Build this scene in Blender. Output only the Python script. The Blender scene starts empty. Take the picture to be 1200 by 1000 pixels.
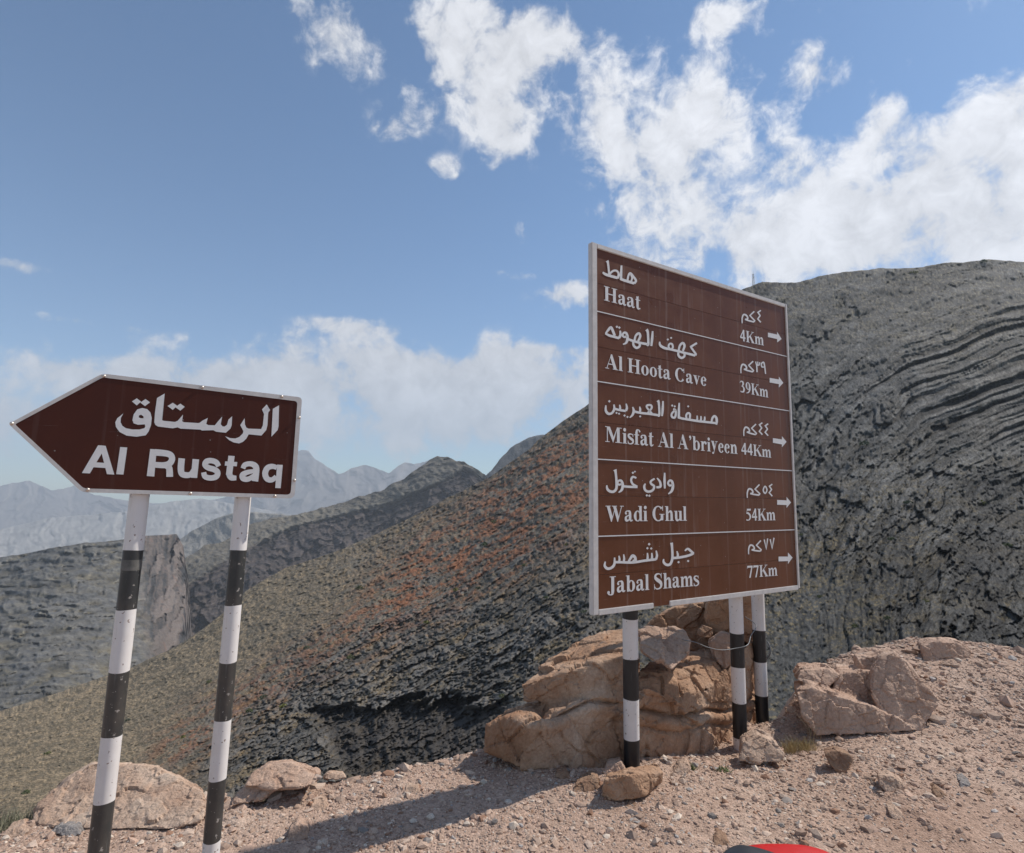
import bpy, bmesh, math, random
import numpy as np
from mathutils import Vector, geometry

random.seed(7)
RS = np.random.RandomState(11)
scn = bpy.context.scene
COL = scn.collection

# ------------------------------------------------------------------ camera
FPX, PITCH, ROLL, CAMH = 667.656, 0.1215, 0.0138, 1.78
cF = np.array([0, math.cos(PITCH), math.sin(PITCH)])
_r0 = np.array([1, 0, 0.]); _u0 = np.array([0, -math.sin(PITCH), math.cos(PITCH)])
cR = _r0*math.cos(ROLL) + _u0*math.sin(ROLL)
cU = _u0*math.cos(ROLL) - _r0*math.sin(ROLL)
CAM = np.array([0, 0, CAMH])
cam = bpy.data.cameras.new('camera'); cam.sensor_width = 36; cam.lens = FPX/1200*36
cam.clip_start = 0.05; cam.clip_end = 60000
co = bpy.data.objects.new('camera', cam); COL.objects.link(co)
from mathutils import Matrix
co.matrix_world = Matrix(((cR[0], cU[0], -cF[0], CAM[0]), (cR[1], cU[1], -cF[1], CAM[1]), (cR[2], cU[2], -cF[2], CAM[2]), (0, 0, 0, 1)))
scn.camera = co

# ------------------------------------------------------------------ light
SUN_AZ, SUN_EL = math.radians(66), math.radians(47)      # azimuth from +Y towards +X
SUND = np.array([math.sin(SUN_AZ)*math.cos(SUN_EL), math.cos(SUN_AZ)*math.cos(SUN_EL), math.sin(SUN_EL)])
sl = bpy.data.lights.new('sun', 'SUN'); sl.energy = 4.8; sl.angle = math.radians(0.53); sl.color = (1, .95, .88)
so = bpy.data.objects.new('sun', sl); COL.objects.link(so)
so.rotation_euler = Vector(-SUND).to_track_quat('-Z', 'Y').to_euler()
SKY_STRENGTH = 0.13
EXPOSURE = 0.12
HAZE_DENSITY = 1.15e-4
scn.view_settings.view_transform = 'Standard'; scn.view_settings.look = 'None'
scn.view_settings.exposure = EXPOSURE; scn.view_settings.gamma = 1

def pdir(px, py):
    return cF*FPX + cR*(px-600) + cU*(500-py)
def W(px, py, Y):
    v = pdir(px, py); return CAM + v*(Y/v[1])
def G(px, py, z=0.03):
    v = pdir(px, py); return CAM + v*((z-CAMH)/v[2])

# ------------------------------------------------------------------ world: sky with clouds
world = bpy.data.worlds.new('World'); scn.world = world; world.use_nodes = True
nt = world.node_tree; nt.nodes.clear(); L = nt.links
def N(t, **k):
    n = nt.nodes.new(t)
    for a, b in k.items(): setattr(n, a, b)
    return n
def mth(op, a, b=None, c=None, clamp=False):
    n = nt.nodes.new('ShaderNodeMath'); n.operation = op; n.use_clamp = clamp
    for i, v in enumerate((a, b, c)):
        if v is None: continue
        if isinstance(v, (int, float)): n.inputs[i].default_value = v
        else: L.new(v, n.inputs[i])
    return n.outputs[0]
tc = N('ShaderNodeTexCoord')
sky = N('ShaderNodeTexSky', sky_type='NISHITA', sun_disc=False)
sky.sun_elevation = SUN_EL; sky.sun_rotation = SUN_AZ; sky.air_density = 1.0; sky.dust_density = 0.6; sky.ozone_density = 2.0; sky.altitude = 1500
sep = N('ShaderNodeSeparateXYZ'); L.new(tc.outputs['Generated'], sep.inputs[0])
X, Y, Z = sep.outputs
az = mth('ARCTAN2', X, Y); el = mth('ARCSINE', Z)
# cloud layer coordinates: direction projected on a plane overhead
den = mth('ADD', mth('MAXIMUM', Z, 0.0), 0.22)
cx = mth('DIVIDE', X, den); cy = mth('DIVIDE', Y, den)
cmb = N('ShaderNodeCombineXYZ'); L.new(cx, cmb.inputs[0]); L.new(cy, cmb.inputs[1]); L.new(mth('MULTIPLY', Z, 0.6), cmb.inputs[2])
def noise(vec, sc, det, rough, dist=0.0, lac=2.0):
    n = N('ShaderNodeTexNoise'); n.inputs['Scale'].default_value = sc; n.inputs['Detail'].default_value = det
    n.inputs['Roughness'].default_value = rough; n.inputs['Distortion'].default_value = dist; n.inputs['Lacunarity'].default_value = lac
    L.new(vec, n.inputs['Vector']); return n.outputs['Fac']
nbig = noise(tc.outputs['Generated'], 8.0, 10, 0.58, 0.15)
nmid = noise(tc.outputs['Generated'], 26.0, 5, 0.62, 0.5)
def azel(px, py):
    v = pdir(px, py); v = v/np.linalg.norm(v)
    return math.atan2(v[0], v[1]), math.asin(v[2])
def blob(px, py, rx, ry, amp, rot=0.0):
    a, e = azel(px, py)
    a2, _ = azel(px+rx, py); _, e2 = azel(px, py-ry)
    sa, se = abs(a2-a), abs(e2-e)
    da = mth('SUBTRACT', az, a); de = mth('SUBTRACT', el, e)
    if rot:
        c, s = math.cos(rot), math.sin(rot)
        da, de = mth('ADD', mth('MULTIPLY', da, c), mth('MULTIPLY', de, s)), mth('SUBTRACT', mth('MULTIPLY', de, c), mth('MULTIPLY', da, s))
    u = mth('MULTIPLY', da, 1/sa); v = mth('MULTIPLY', de, 1/se)
    q = mth('ADD', mth('MULTIPLY', u, u), mth('MULTIPLY', v, v))
    return mth('MULTIPLY', mth('EXPONENT', mth('MULTIPLY', q, -1.0)), amp)
CLOUDS = [(385, 35, 50, 48, .42, -.4), (570, 65, 85, 75, .55, 0), (655, 50, 70, 45, .45, 0), (590, 155, 30, 45, .42, 0), (470, 140, 32, 22, .36, .3), (522, 197, 18, 13, .32, 0),
          (700, 130, 30, 40, .30, 0), (770, 190, 85, 70, .60, 0), (830, 120, 55, 50, .45, 0), (850, 20, 95, 26, .50, 0), (950, 60, 36, 45, .55, .0), (960, 95, 40, 22, .4, 0),
          (1035, 135, 45, 45, .52, 0), (1110, 185, 120, 75, .64, 0), (900, 275, 150, 55, .66, 0), (1080, 275, 150, 55, .68, 0), (1230, 200, 110, 90, .7, 0), (930, 180, 45, 40, .42, 0),
          (1090, 50, 60, 22, .30, .35), (660, 345, 36, 16, .46, 0), (610, 275, 16, 16, .30, 0), (603, 323, 22, 8, .30, 0), (1190, 105, 26, 22, .25, 0),
          (500, 435, 170, 34, .62, 0), (560, 490, 170, 40, .66, 0), (300, 455, 170, 34, .50, 0), (180, 500, 260, 40, .46, 0), (640, 440, 90, 36, .46, 0), (420, 385, 55, 10, .30, 0), (90, 436, 44, 16, .42, 0), (240, 440, 110, 26, .36, 0), (20, 312, 34, 8, .36, 0), (100, 378, 50, 6, .34, 0), (650, 410, 70, 9, .3, 0), (40, 490, 120, 34, .22, 0)]
acc = None
for c in CLOUDS:
    b = blob(*c)
    acc = b if acc is None else mth('ADD', acc, b)
# beyond the frame: scattered clouds of the same kind
awayR = mth('MULTIPLY', mth('SUBTRACT', az, 0.95), 3.0, clamp=True)
awayL = mth('MULTIPLY', mth('SUBTRACT', -0.95 if False else mth('MULTIPLY', az, -1.0), 0.95), 3.0, clamp=True)
top = mth('MULTIPLY', mth('SUBTRACT', el, 0.75), 3.0, clamp=True)
away = mth('MAXIMUM', mth('MAXIMUM', awayR, awayL), top)
nfar = noise(tc.outputs['Generated'], 2.6, 3, 0.5)
far = mth('MULTIPLY', away, mth('MULTIPLY', mth('SUBTRACT', nfar, 0.42), 3.2, clamp=True))
acc = mth('MINIMUM', mth('ADD', acc, mth('MULTIPLY', far, 0.5)), 0.85)
dens = mth('ADD', acc, mth('MULTIPLY', mth('SUBTRACT', nbig, 0.5), 2.6))
dens = mth('ADD', dens, mth('MULTIPLY', mth('SUBTRACT', nmid, 0.5), 0.95))
dens = mth('ADD', dens, mth('MULTIPLY', mth('SUBTRACT', noise(tc.outputs['Generated'], 70.0, 4, 0.65, 0.6), 0.5), 0.25))
dens = mth('SUBTRACT', dens, 0.04)
dens = mth('MULTIPLY', dens, mth('MULTIPLY', acc, 7.0, clamp=True))
mr = N('ShaderNodeMapRange', interpolation_type='SMOOTHSTEP'); L.new(dens, mr.inputs[0])
mr.inputs[1].default_value = 0.10; mr.inputs[2].default_value = 0.60; mr.inputs[3].default_value = 0.0; mr.inputs[4].default_value = 0.94
# low clouds near the horizon stay thin
lowmask = mth('ADD', mth('MULTIPLY', mth('SUBTRACT', el, 0.10), 5.0, clamp=True), 0.0)
fac = mth('MULTIPLY', mr.outputs[0], mth('ADD', mth('MULTIPLY', lowmask, 0.15), 0.85))
# cloud body: grey inside where dense, white where thin or towards the sun
shade = mth('ADD', mth('MULTIPLY', nmid, 0.55), mth('MULTIPLY', nbig, 0.55))
cr = N('ShaderNodeMapRange'); L.new(shade, cr.inputs[0]); cr.inputs[1].default_value = .42; cr.inputs[2].default_value = .68; cr.inputs[3].default_value = 0.70; cr.inputs[4].default_value = 1.0
dsun = N('ShaderNodeVectorMath', operation='DOT_PRODUCT'); L.new(tc.outputs['Generated'], dsun.inputs[0]); dsun.inputs[1].default_value = tuple(SUND)
glow = mth('POWER', mth('MAXIMUM', dsun.outputs['Value'], 0.0), 3.0)
cl = mth('MULTIPLY', cr.outputs[0], mth('ADD', mth('MULTIPLY', glow, 0.40), 0.76))
CLOUD_GAIN = 1.0/SKY_STRENGTH
ccol = N('ShaderNodeCombineXYZ')
for i, k in enumerate((0.97, 0.985, 1.03)): L.new(mth('MULTIPLY', cl, CLOUD_GAIN*k), ccol.inputs[i])
mix = N('ShaderNodeMix', data_type='RGBA'); L.new(fac, mix.inputs[0])
skg = N('ShaderNodeMix', data_type='RGBA', blend_type='MULTIPLY'); skg.inputs[0].default_value = 1; skg.inputs[7].default_value = (.77, .95, 1.02, 1)
L.new(sky.outputs[0], skg.inputs[6])
L.new(skg.outputs[2], mix.inputs[6]); L.new(ccol.outputs[0], mix.inputs[7])
bg = N('ShaderNodeBackground'); L.new(mix.outputs[2], bg.inputs[0]); bg.inputs[1].default_value = SKY_STRENGTH
wo = N('ShaderNodeOutputWorld'); L.new(bg.outputs[0], wo.inputs[0])
scn.cycles.volume_bounces = 0; scn.cycles.max_bounces = 5
scn.cycles.volume_step_rate = 4

# ------------------------------------------------------------------ helpers
def tag(o, label=None, cat=None, group=None, kind=None):
    if label: o['label'] = label
    if cat: o['category'] = cat
    if group: o['group'] = group
    if kind: o['kind'] = kind
    return o
def empty(name, loc):
    o = bpy.data.objects.new(name, None); COL.objects.link(o); o.location = tuple(loc); o.empty_display_size = .1
    return o
def origin(o):
    v = np.zeros(3)
    while o is not None:
        v += np.array(o.location); o = o.parent
    return v
def mesh_np(name, V, Fq, mat, parent=None, loc=None, smooth=True, attrs=None, matidx=None):
    """V Nx3 world coordinates, Fq MxK faces. Becomes one mesh object."""
    V = np.asarray(V, float); Fq = np.asarray(Fq, np.int32)
    base = origin(parent) if parent is not None else np.zeros(3)
    l = np.zeros(3) if loc is None else np.asarray(loc, float) - base
    me = bpy.data.meshes.new(name); k = Fq.shape[1]
    me.vertices.add(len(V)); me.vertices.foreach_set('co', (V-base-l).astype(np.float32).ravel())
    me.loops.add(Fq.size); me.loops.foreach_set('vertex_index', Fq.ravel())
    me.polygons.add(len(Fq)); me.polygons.foreach_set('loop_start', np.arange(0, Fq.size, k, dtype=np.int32))
    me.polygons.foreach_set('use_smooth', np.full(len(Fq), bool(smooth)))
    if matidx is not None: me.polygons.foreach_set('material_index', np.asarray(matidx, np.int32))
    for m in (mat if isinstance(mat, (list, tuple)) else [mat]): me.materials.append(m)
    if attrs:
        for an, av in attrs.items():
            if av.ndim == 2:
                a = me.color_attributes.new(an, 'FLOAT_COLOR', 'POINT')
                buf = np.ones((len(V), 4), np.float32); buf[:, :3] = av; a.data.foreach_set('color', buf.ravel())
            else:
                a = me.attributes.new(an, 'FLOAT', 'POINT'); a.data.foreach_set('value', av.astype(np.float32))
    me.update(calc_edges=True)
    o = bpy.data.objects.new(name, me); COL.objects.link(o); o.location = tuple(l)
    if parent is not None: o.parent = parent
    return o
def poly_obj(name, V, faces, mat, parent=None, smooth=False, matidx=None, loc=None):
    base = origin(parent) if parent is not None else np.zeros(3)
    l = np.zeros(3) if loc is None else np.asarray(loc, float)-base
    me = bpy.data.meshes.new(name); me.from_pydata([tuple(np.asarray(v)-base-l) for v in V], [], faces)
    for m in (mat if isinstance(mat, (list, tuple)) else [mat]): me.materials.append(m)
    if smooth: me.polygons.foreach_set('use_smooth', [True]*len(me.polygons))
    if matidx: me.polygons.foreach_set('material_index', matidx)
    me.update(); o = bpy.data.objects.new(name, me); COL.objects.link(o); o.location = tuple(l)
    if parent is not None: o.parent = parent
    return o

# gradient noise in numpy
_perm = RS.permutation(256); _perm = np.concatenate([_perm, _perm, _perm]).astype(np.int32)
_g = RS.normal(size=(256, 3)); _g /= np.linalg.norm(_g, axis=1)[:, None]; _g = _g.astype(np.float32)
def perlin(p):
    p = np.asarray(p, np.float32)
    i = np.floor(p).astype(np.int32); f = p - i; i &= 255
    u = f*f*f*(f*(f*6-15)+10)
    out = 0
    for dx in (0, 1):
        wx = u[:, 0] if dx else 1-u[:, 0]; a = _perm[(i[:, 0]+dx) & 255]
        for dy in (0, 1):
            wy = u[:, 1] if dy else 1-u[:, 1]; b = _perm[a+((i[:, 1]+dy) & 255)]
            for dz in (0, 1):
                wz = u[:, 2] if dz else 1-u[:, 2]; g = _g[_perm[b+((i[:, 2]+dz) & 255)]]
                out = out + wx*wy*wz*(g[:, 0]*(f[:, 0]-dx)+g[:, 1]*(f[:, 1]-dy)+g[:, 2]*(f[:, 2]-dz))
    return out*1.6
def fbm(p, octv=5, gain=.5, lac=2.03, ridged=False, seed=0.0):
    p = np.asarray(p, np.float32)+seed; s = 0; a = 1; tot = 0
    for _ in range(octv):
        n = perlin(p)
        if ridged: n = 1-2*np.abs(n)
        s = s+a*n; tot += a; a *= gain; p = p*lac+13.7
    return s/tot
def cells(a, b, seed=0, jit=.85):
    """broken-rock pattern: per point (random id of its block, distance to the nearest joint, offsets inside the block)"""
    a = np.asarray(a, np.float32); b = np.asarray(b, np.float32)
    ia = np.floor(a).astype(np.int32); ib = np.floor(b).astype(np.int32)
    f1 = np.full(a.shape, 9., np.float32); f2 = f1.copy(); cid = np.zeros(a.shape, np.int32); oa = np.zeros_like(a); ob = np.zeros_like(a)
    for da in (-1, 0, 1):
        for db in (-1, 0, 1):
            ja = ia+da; jb = ib+db
            h = _perm[_perm[(ja+seed*17) & 255]+(jb & 255)]; h2 = _perm[h+((jb >> 8)+seed & 255)]; h3 = _perm[h2+97]
            xa = ja+.5+(h2/255.-.5)*jit-a; xb = jb+.5+(h3/255.-.5)*jit-b
            d = xa*xa+xb*xb
            m = d < f1
            f2 = np.where(m, f1, np.minimum(f2, d)); f1 = np.where(m, d, f1); cid = np.where(m, h, cid); oa = np.where(m, xa, oa); ob = np.where(m, xb, ob)
    r = cid/255.
    ta = _perm[cid+11]/255.-.5; tb = _perm[cid+57]/255.-.5
    return r, np.sqrt(f2)-np.sqrt(f1), oa*ta+ob*tb
def cells3(P, seed=0, jit=.9):
    P = np.asarray(P, np.float32); i0 = np.floor(P).astype(np.int32)
    f1 = np.full(len(P), 9., np.float32); f2 = f1.copy(); cid = np.zeros(len(P), np.int32); off = np.zeros_like(P)
    for dx in (-1, 0, 1):
        for dy in (-1, 0, 1):
            for dz in (-1, 0, 1):
                j = i0+np.array([dx, dy, dz])
                h = _perm[_perm[_perm[(j[:, 0]+seed*17) & 255]+(j[:, 1] & 255)]+(j[:, 2] & 255)]
                v = j+.5+(np.stack([_perm[h+3], _perm[h+101], _perm[h+207]], -1)/255.-.5)*jit-P
                d = (v*v).sum(1); m = d < f1
                f2 = np.where(m, f1, np.minimum(f2, d)); f1 = np.where(m, d, f1); cid = np.where(m, h, cid); off = np.where(m[:, None], v, off)
    return cid/255., np.sqrt(f2)-np.sqrt(f1), (off*_g[cid]).sum(1)
def sstep(x, a, b):
    t = np.clip((x-a)/(b-a), 0, 1); return t*t*(3-2*t)
def lerp(a, b, t): return a+(b-a)*t
def curve(xs, pts):
    pts = sorted(pts); return np.interp(xs, [q[0] for q in pts], [q[1] for q in pts])

# materials
def mat_new(name):
    m = bpy.data.materials.new(name); m.use_nodes = True; t = m.node_tree
    return m, t, t.nodes['Principled BSDF']
def mnode(t, typ, **k):
    n = t.nodes.new(typ)
    for a, b in k.items(): setattr(n, a, b)
    return n
def tnoise(t, vec, sc, det=4, rough=.55, dist=0.0):
    n = t.nodes.new('ShaderNodeTexNoise'); n.inputs['Scale'].default_value = sc; n.inputs['Detail'].default_value = det
    n.inputs['Roughness'].default_value = rough; n.inputs['Distortion'].default_value = dist
    if vec is not None: t.links.new(vec, n.inputs['Vector'])
    return n.outputs['Fac']
def ramp(t, fac, stops):
    r = t.nodes.new('ShaderNodeValToRGB'); t.links.new(fac, r.inputs[0]); e = r.color_ramp.elements
    while len(e) < len(stops): e.new(0.5)
    for i, (p, c) in enumerate(stops): e[i].position = p; e[i].color = (*c, 1) if len(c) == 3 else c
    return r.outputs[0]
def mixc(t, fac, a, b, mode='MIX'):
    m = t.nodes.new('ShaderNodeMix'); m.data_type = 'RGBA'; m.blend_type = mode
    for i, v in ((0, fac), (6, a), (7, b)):
        if isinstance(v, (int, float)): m.inputs[i].default_value = v
        elif isinstance(v, tuple): m.inputs[i].default_value = (*v, 1)
        else: t.links.new(v, m.inputs[i])
    return m.outputs[2]
def bump(t, h, bs, dist, strength=1.0, normal=None):
    b = t.nodes.new('ShaderNodeBump'); b.inputs['Distance'].default_value = dist; b.inputs['Strength'].default_value = strength
    t.links.new(h, b.inputs['Height'])
    if normal is not None: t.links.new(normal, b.inputs['Normal'])
    t.links.new(b.outputs[0], bs.inputs['Normal']); return b.outputs[0]
def simple(name, col, rough=.6, metal=0.0, spec=.5, noisy=0.0, nscale=20):
    m, t, b = mat_new(name); b.inputs['Roughness'].default_value = rough; b.inputs['Metallic'].default_value = metal
    b.inputs['Specular IOR Level'].default_value = spec
    if noisy:
        c = t.nodes.new('ShaderNodeTexCoord').outputs['Object']
        t.links.new(ramp(t, tnoise(t, c, nscale, 5, .65), [(.3, tuple(x*(1-noisy) for x in col)), (.7, tuple(min(1, x*(1+noisy)) for x in col))]), b.inputs['Base Color'])
    else: b.inputs['Base Color'].default_value = (*col, 1)
    return m

# terrain material: albedo painted per vertex by kind of rock, plus shade in the mountain's pits, with finer mottling by noise
def terrain_mat(name, scale, bdist, amp=.35):
    m, t, b = mat_new(name); b.inputs['Roughness'].default_value = .92; b.inputs['Specular IOR Level'].default_value = .2
    a = t.nodes.new('ShaderNodeVertexColor'); a.layer_name = 'albedo'
    c = t.nodes.new('ShaderNodeTexCoord').outputs['Object']
    n1 = tnoise(t, c, scale, 6, .7)
    n2 = tnoise(t, c, scale*5, 3, .6)
    f = ramp(t, n1, [(.30, (1-amp,)*3), (.70, (1+amp,)*3)])
    f2 = ramp(t, n2, [(.30, (1-amp*.6,)*3), (.70, (1+amp*.6,)*3)])
    col = mixc(t, 1.0, mixc(t, 1.0, a.outputs[0], f, 'MULTIPLY'), f2, 'MULTIPLY')
    t.links.new(col, b.inputs['Base Color'])
    bump(t, mixf(t, n1, n2), b, bdist, .8)
    return m
def mixf(t, a, b2):
    m = t.nodes.new('ShaderNodeMath'); m.operation = 'MULTIPLY_ADD'; t.links.new(b2, m.inputs[0]); m.inputs[1].default_value = .35; t.links.new(a, m.inputs[2]); return m.outputs[0]

# ------------------------------------------------------------------ terrain relief sheets
def tps(ctrl):
    """thin plate spline through (px,py,depth) in log depth"""
    c = np.array(ctrl, float); P = c[:, :2]/400; v = np.log(c[:, 2])
    def U(r2): return np.where(r2 > 1e-12, r2*np.log(r2+1e-20), 0)
    n = len(P); K = U(((P[:, None]-P[None])**2).sum(-1))+np.eye(n)*.02
    A = np.zeros((n+3, n+3)); A[:n, :n] = K; A[:n, n] = 1; A[:n, n+1:] = P; A[n, :n] = 1; A[n+1:, :n] = P.T
    w = np.linalg.solve(A, np.concatenate([v, [0, 0, 0]]))
    def ev(x, y):
        q = np.stack([x, y], -1)/400; o = w[n]+q@w[n+1:]
        for k in range(n): o = o+w[k]*U(((q-P[k])**2).sum(-1))
        return np.exp(o)
    return ev
def relief(name, x0, x1, nx, top, bot, ny, depth, disp, colour, mat, back=14, backlen=.5, jag=0.0):
    xs = np.linspace(x0, x1, nx)
    T = top(xs)
    if jag:
        q = np.stack([xs/46., xs*0, xs*0+3.3], -1); T = T+jag*fbm(q, 5, .6)
    B = bot(xs); v = np.linspace(0, 1, ny)[:, None]
    px = np.broadcast_to(xs, (ny, nx)); py = T+(B-T)*v
    D = depth(px.ravel(), py.ravel())
    d = cF*FPX+cR*(px.ravel()[:, None]-600)+cU*(500-py.ravel()[:, None])
    P = CAM+d*(D/d[:, 1])[:, None]
    # rows behind the crest fall away on the far side
    Pg = P.reshape(ny, nx, 3); topr = Pg[0]; out = topr[:, :2]/np.linalg.norm(topr[:, :2], axis=1)[:, None]
    dist = np.linalg.norm(topr[:, :2], axis=1)
    rows = []
    for k in range(back, 0, -1):
        s = (k/back)**1.7*backlen
        r = topr.copy(); r[:, :2] += out*(dist*s)[:, None]; r[:, 2] -= dist*(s*.12+s*s*.9)
        rows.append(r)
    allP = np.concatenate([np.array(rows), Pg], 0); m = allP.shape[0]
    pxa = np.broadcast_to(xs, (m, nx)).ravel(); pya = np.concatenate([np.repeat(T[None], back, 0), py], 0).ravel()
    du = np.gradient(allP, axis=1); dv = np.gradient(allP, axis=0)
    nn = np.cross(dv, du); nn /= np.linalg.norm(nn, axis=2)[:, :, None]+1e-9
    Q = allP.reshape(-1, 3); nn = nn.reshape(-1, 3)
    s = np.sign((nn*(CAM-Q)).sum(1)); s[s == 0] = 1
    nn *= np.sign(np.median(s))
    Dl = np.linalg.norm(Q-CAM, axis=1)
    vw = (CAM-Q)/Dl[:, None]; face = np.abs((nn*vw).sum(1))
    dd, aux = disp(pxa, pya, Q, Dl)
    dd = dd*np.clip(face*1.9, .22, 1)
    # relief given in photo pixels of ledge height becomes depth along the slope: steps, ledges and risers
    Dg = D.reshape(ny, nx); dpy = np.gradient(py, axis=0)
    Gm = -np.gradient(Dg, axis=0)/dpy; Gm = np.clip(Gm, .0022*Dg, .016*Dg)
    Gm = np.concatenate([np.repeat(Gm[:1], back, 0), Gm], 0).ravel()
    Q = Q-((Q-CAM)/Dl[:, None])*(Gm*aux.get('h', 0*Gm))[:, None]
    V = Q+nn*dd[:, None]
    i = np.arange(m*nx).reshape(m, nx)
    Fc = np.stack([i[:-1, :-1], i[1:, :-1], i[1:, 1:], i[:-1, 1:]], -1).reshape(-1, 4)
    cc = colour(pxa, pya, V, Dl, aux)
    o = mesh_np(name, V, Fc, mat, attrs={'albedo': np.clip(cc, .01, .9)})
    return o, V.reshape(m, nx, 3), nn.reshape(m, nx, 3), pxa.reshape(m, nx), pya.reshape(m, nx), aux
def col(*c): return np.array(c, float)
def mixm(base, c, m): return base*(1-m[:, None])+np.asarray(c)*m[:, None]

SHOULDER = [(-400, 1010), (0, 980), (100, 965), (270, 945), (380, 912), (470, 905), (560, 888), (600, 890), (880, 872), (940, 860), (1080, 790), (1110, 752), (1200, 775), (1500, 790)]
# --- the big mountain: long slope on the left, folded rock face on the right
M_TOP = [(-400, 960), (-150, 880), (0, 841), (99, 806), (156, 785), (204, 761), (238, 738), (265, 716), (288, 693), (337, 664), (395, 646), (442, 626), (492, 600), (534, 579), (572, 560), (618, 527), (660, 494), (681, 480), (700, 466), (760, 410), (830, 360), (871, 339.5), (894, 332), (931, 331), (973, 322), (1030, 315), (1072, 314), (1115, 307), (1157, 305), (1200, 307), (1320, 322), (1500, 350)]
M_D = [(-150, 880, 230), (0, 845, 240), (150, 790, 290), (300, 690, 350), (450, 625, 390), (575, 560, 420), (690, 475, 450), (760, 410, 450), (880, 335, 470), (1000, 318, 470), (1200, 307, 480), (1500, 350, 480),
       (-150, 1040, 75), (0, 1000, 85), (0, 920, 130), (150, 950, 100), (200, 850, 170), (300, 900, 105), (300, 790, 210), (430, 850, 115), (430, 740, 215), (550, 880, 85), (550, 770, 140), (550, 670, 240), (660, 860, 75), (660, 720, 130), (660, 600, 240),
       (800, 880, 62), (800, 700, 120), (800, 500, 270), (950, 850, 62), (950, 700, 110), (950, 560, 200), (950, 430, 320), (1080, 780, 62), (1080, 640, 120), (1080, 500, 220), (1080, 400, 320), (1200, 780, 60), (1200, 640, 115), (1200, 500, 200), (1200, 400, 300), (1500, 800, 60), (1500, 500, 190)]
def fold_coords(px, py):
    dx = px-1285; dy = (py-775)*1.05
    warp = 22*fbm(np.stack([px/170, py/170, px*0+1], -1), 3, seed=5)
    r = np.sqrt(dx*dx+dy*dy)+warp; th = np.arctan2(-dy, -dx)
    return r, th
def m_disp(px, py, Q, D):
    r, th = fold_coords(px, py)
    z0 = px*0
    wr = sstep(px+.25*(py-600)+30*fbm(np.stack([px/80, py/80, z0], -1), 3, seed=77), 690, 800)             # folded face weight
    w1 = fbm(Q/38, 4, .5)
    w2 = fbm(Q/9, 5, .6, ridged=True, seed=9)
    w3 = fbm(Q/2.2, 4, .65, seed=21)
    wa = fbm(np.stack([px/34, py/34, z0+3], -1), 4, .6, seed=14); wb = fbm(np.stack([px/34, py/34, z0+8], -1), 4, .6, seed=15)
    wc = fbm(np.stack([px/9, py/9, z0+3], -1), 3, .6, seed=17)
    sl_ = py+.60*px+14*fbm(np.stack([px/120, py/120, z0], -1), 3, seed=2); tl = px-.6*py
    # near rock is seen larger than rock high on the slope
    dsc = np.clip(D/130, .75, 2.1)
    k1 = np.interp(D, [60, 120, 200, 300, 500], [0, .35, .6, .8, 1.0])
    # --- folded beds
    ar = r; bt = th*430
    top = sstep(430-py+40*wa, -30, 60)
    beds = np.clip(1.4*np.exp(-(((px-1185)/150)**2+((py-445)/92)**2)), 0, 1)*sstep(r, 210, 270)
    ca, ja, ta_ = cells(ar/10.5+.65*wa, bt/70+.8*wb+.5*wc, 1)
    cb, jb, tb_ = cells(ar/4.6+1.0*wa+.2*wc, bt/26+wb, 2)
    cc, jc, tc_ = cells(ar/27+.7*wa, bt/85+1.1*wb, 3)
    cd, jd, td_ = cells(px/4.2+1.2*wc, py/4.0+wb*1.5, 4)
    br = fbm(np.stack([ar/7.0+.8*wa*(1-.85*beds), th*1.3, z0+.5], -1), 4, .6, ridged=True, seed=6)
    br2 = fbm(np.stack([ar/9.5+.6*wa*(1-.7*beds), th*1.1, z0+1.5], -1), 3, .45, ridged=True, seed=16)
    br3 = fbm(np.stack([ar/11+.5*wa, th*1.6, z0+7.5], -1), 4, .62, seed=26)
    ec_s, kc_s, _ = cells(px/4.6+wa*2, py/4.0+wb*2, 17)
    def joint(q, w): return np.exp(-(q/w)**2)
    slab = np.exp(-(((px-985)/75)**2+((py-450)/95)**2))
    dr = ((ca-.5)*2.4+ta_*6-joint(ja, .06)*2.0)*(.55+.9*np.abs(br3)*2).clip(0, 1.2)
    dr = dr+(cb-.5)*1.3*(1-.6*slab)+tb_*2.6-joint(jb, .10)*.8+br3*2.2
    dr = dr+(cc-.5)*6.0*(1-top)+tc_*12-joint(jc, .035)*4.0*(1-top*.8)
    dr = dr+((cd-.5)*.9-joint(jd, .14)*.6)*(1-.7*slab)
    scree = sstep(1015-px-.25*(py-700)+40*wb, -20, 60)*sstep(py+40*wa, 640, 700)
    dr = dr*(1-.85*beds)*(1-.50*top)*(1-.72*scree)+scree*((ec_s-.5)*1.9-joint(kc_s, .16)*.9)
    brl = fbm(np.stack([ar/17+.7*wa, th*1.5, z0+4.5], -1), 4, .55, ridged=True, seed=36)
    dr = dr+br*(1.0+2.0*beds)+br2*(.8+9.5*beds)+brl*7.5*(1-beds)*(1-.75*top)*(1-scree)
    # --- long slope
    low = sstep(py-(912-.37*px)+60*w1+18*wa+14*wb, -60, 75)*sstep(px, 150, 330)
    tan = sstep(600-px, 40, 400)*(1-low)*sstep(py, 560, 700)
    ea, ka, ua = cells(sl_/10+1.0*wa, tl/38+1.1*wb+wc, 5)
    eb, kb, ub = cells(sl_/4.8+1.1*wa, tl/13+1.2*wb, 6)
    ec, kc, uc = cells(px/3.4+wa*2, py/3.0+wb*2, 7)
    bl = fbm(np.stack([sl_/12+.8*wa, tl/110, z0+.5], -1), 4, .6, ridged=True, seed=3)
    dl = ((ea-.5)*5+ua*9-joint(ka, .08)*3.0)*(.22+.85*low)+((eb-.5)*2.4+ub*3-joint(kb, .10)*1.5)*(.45+.55*low)
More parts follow.
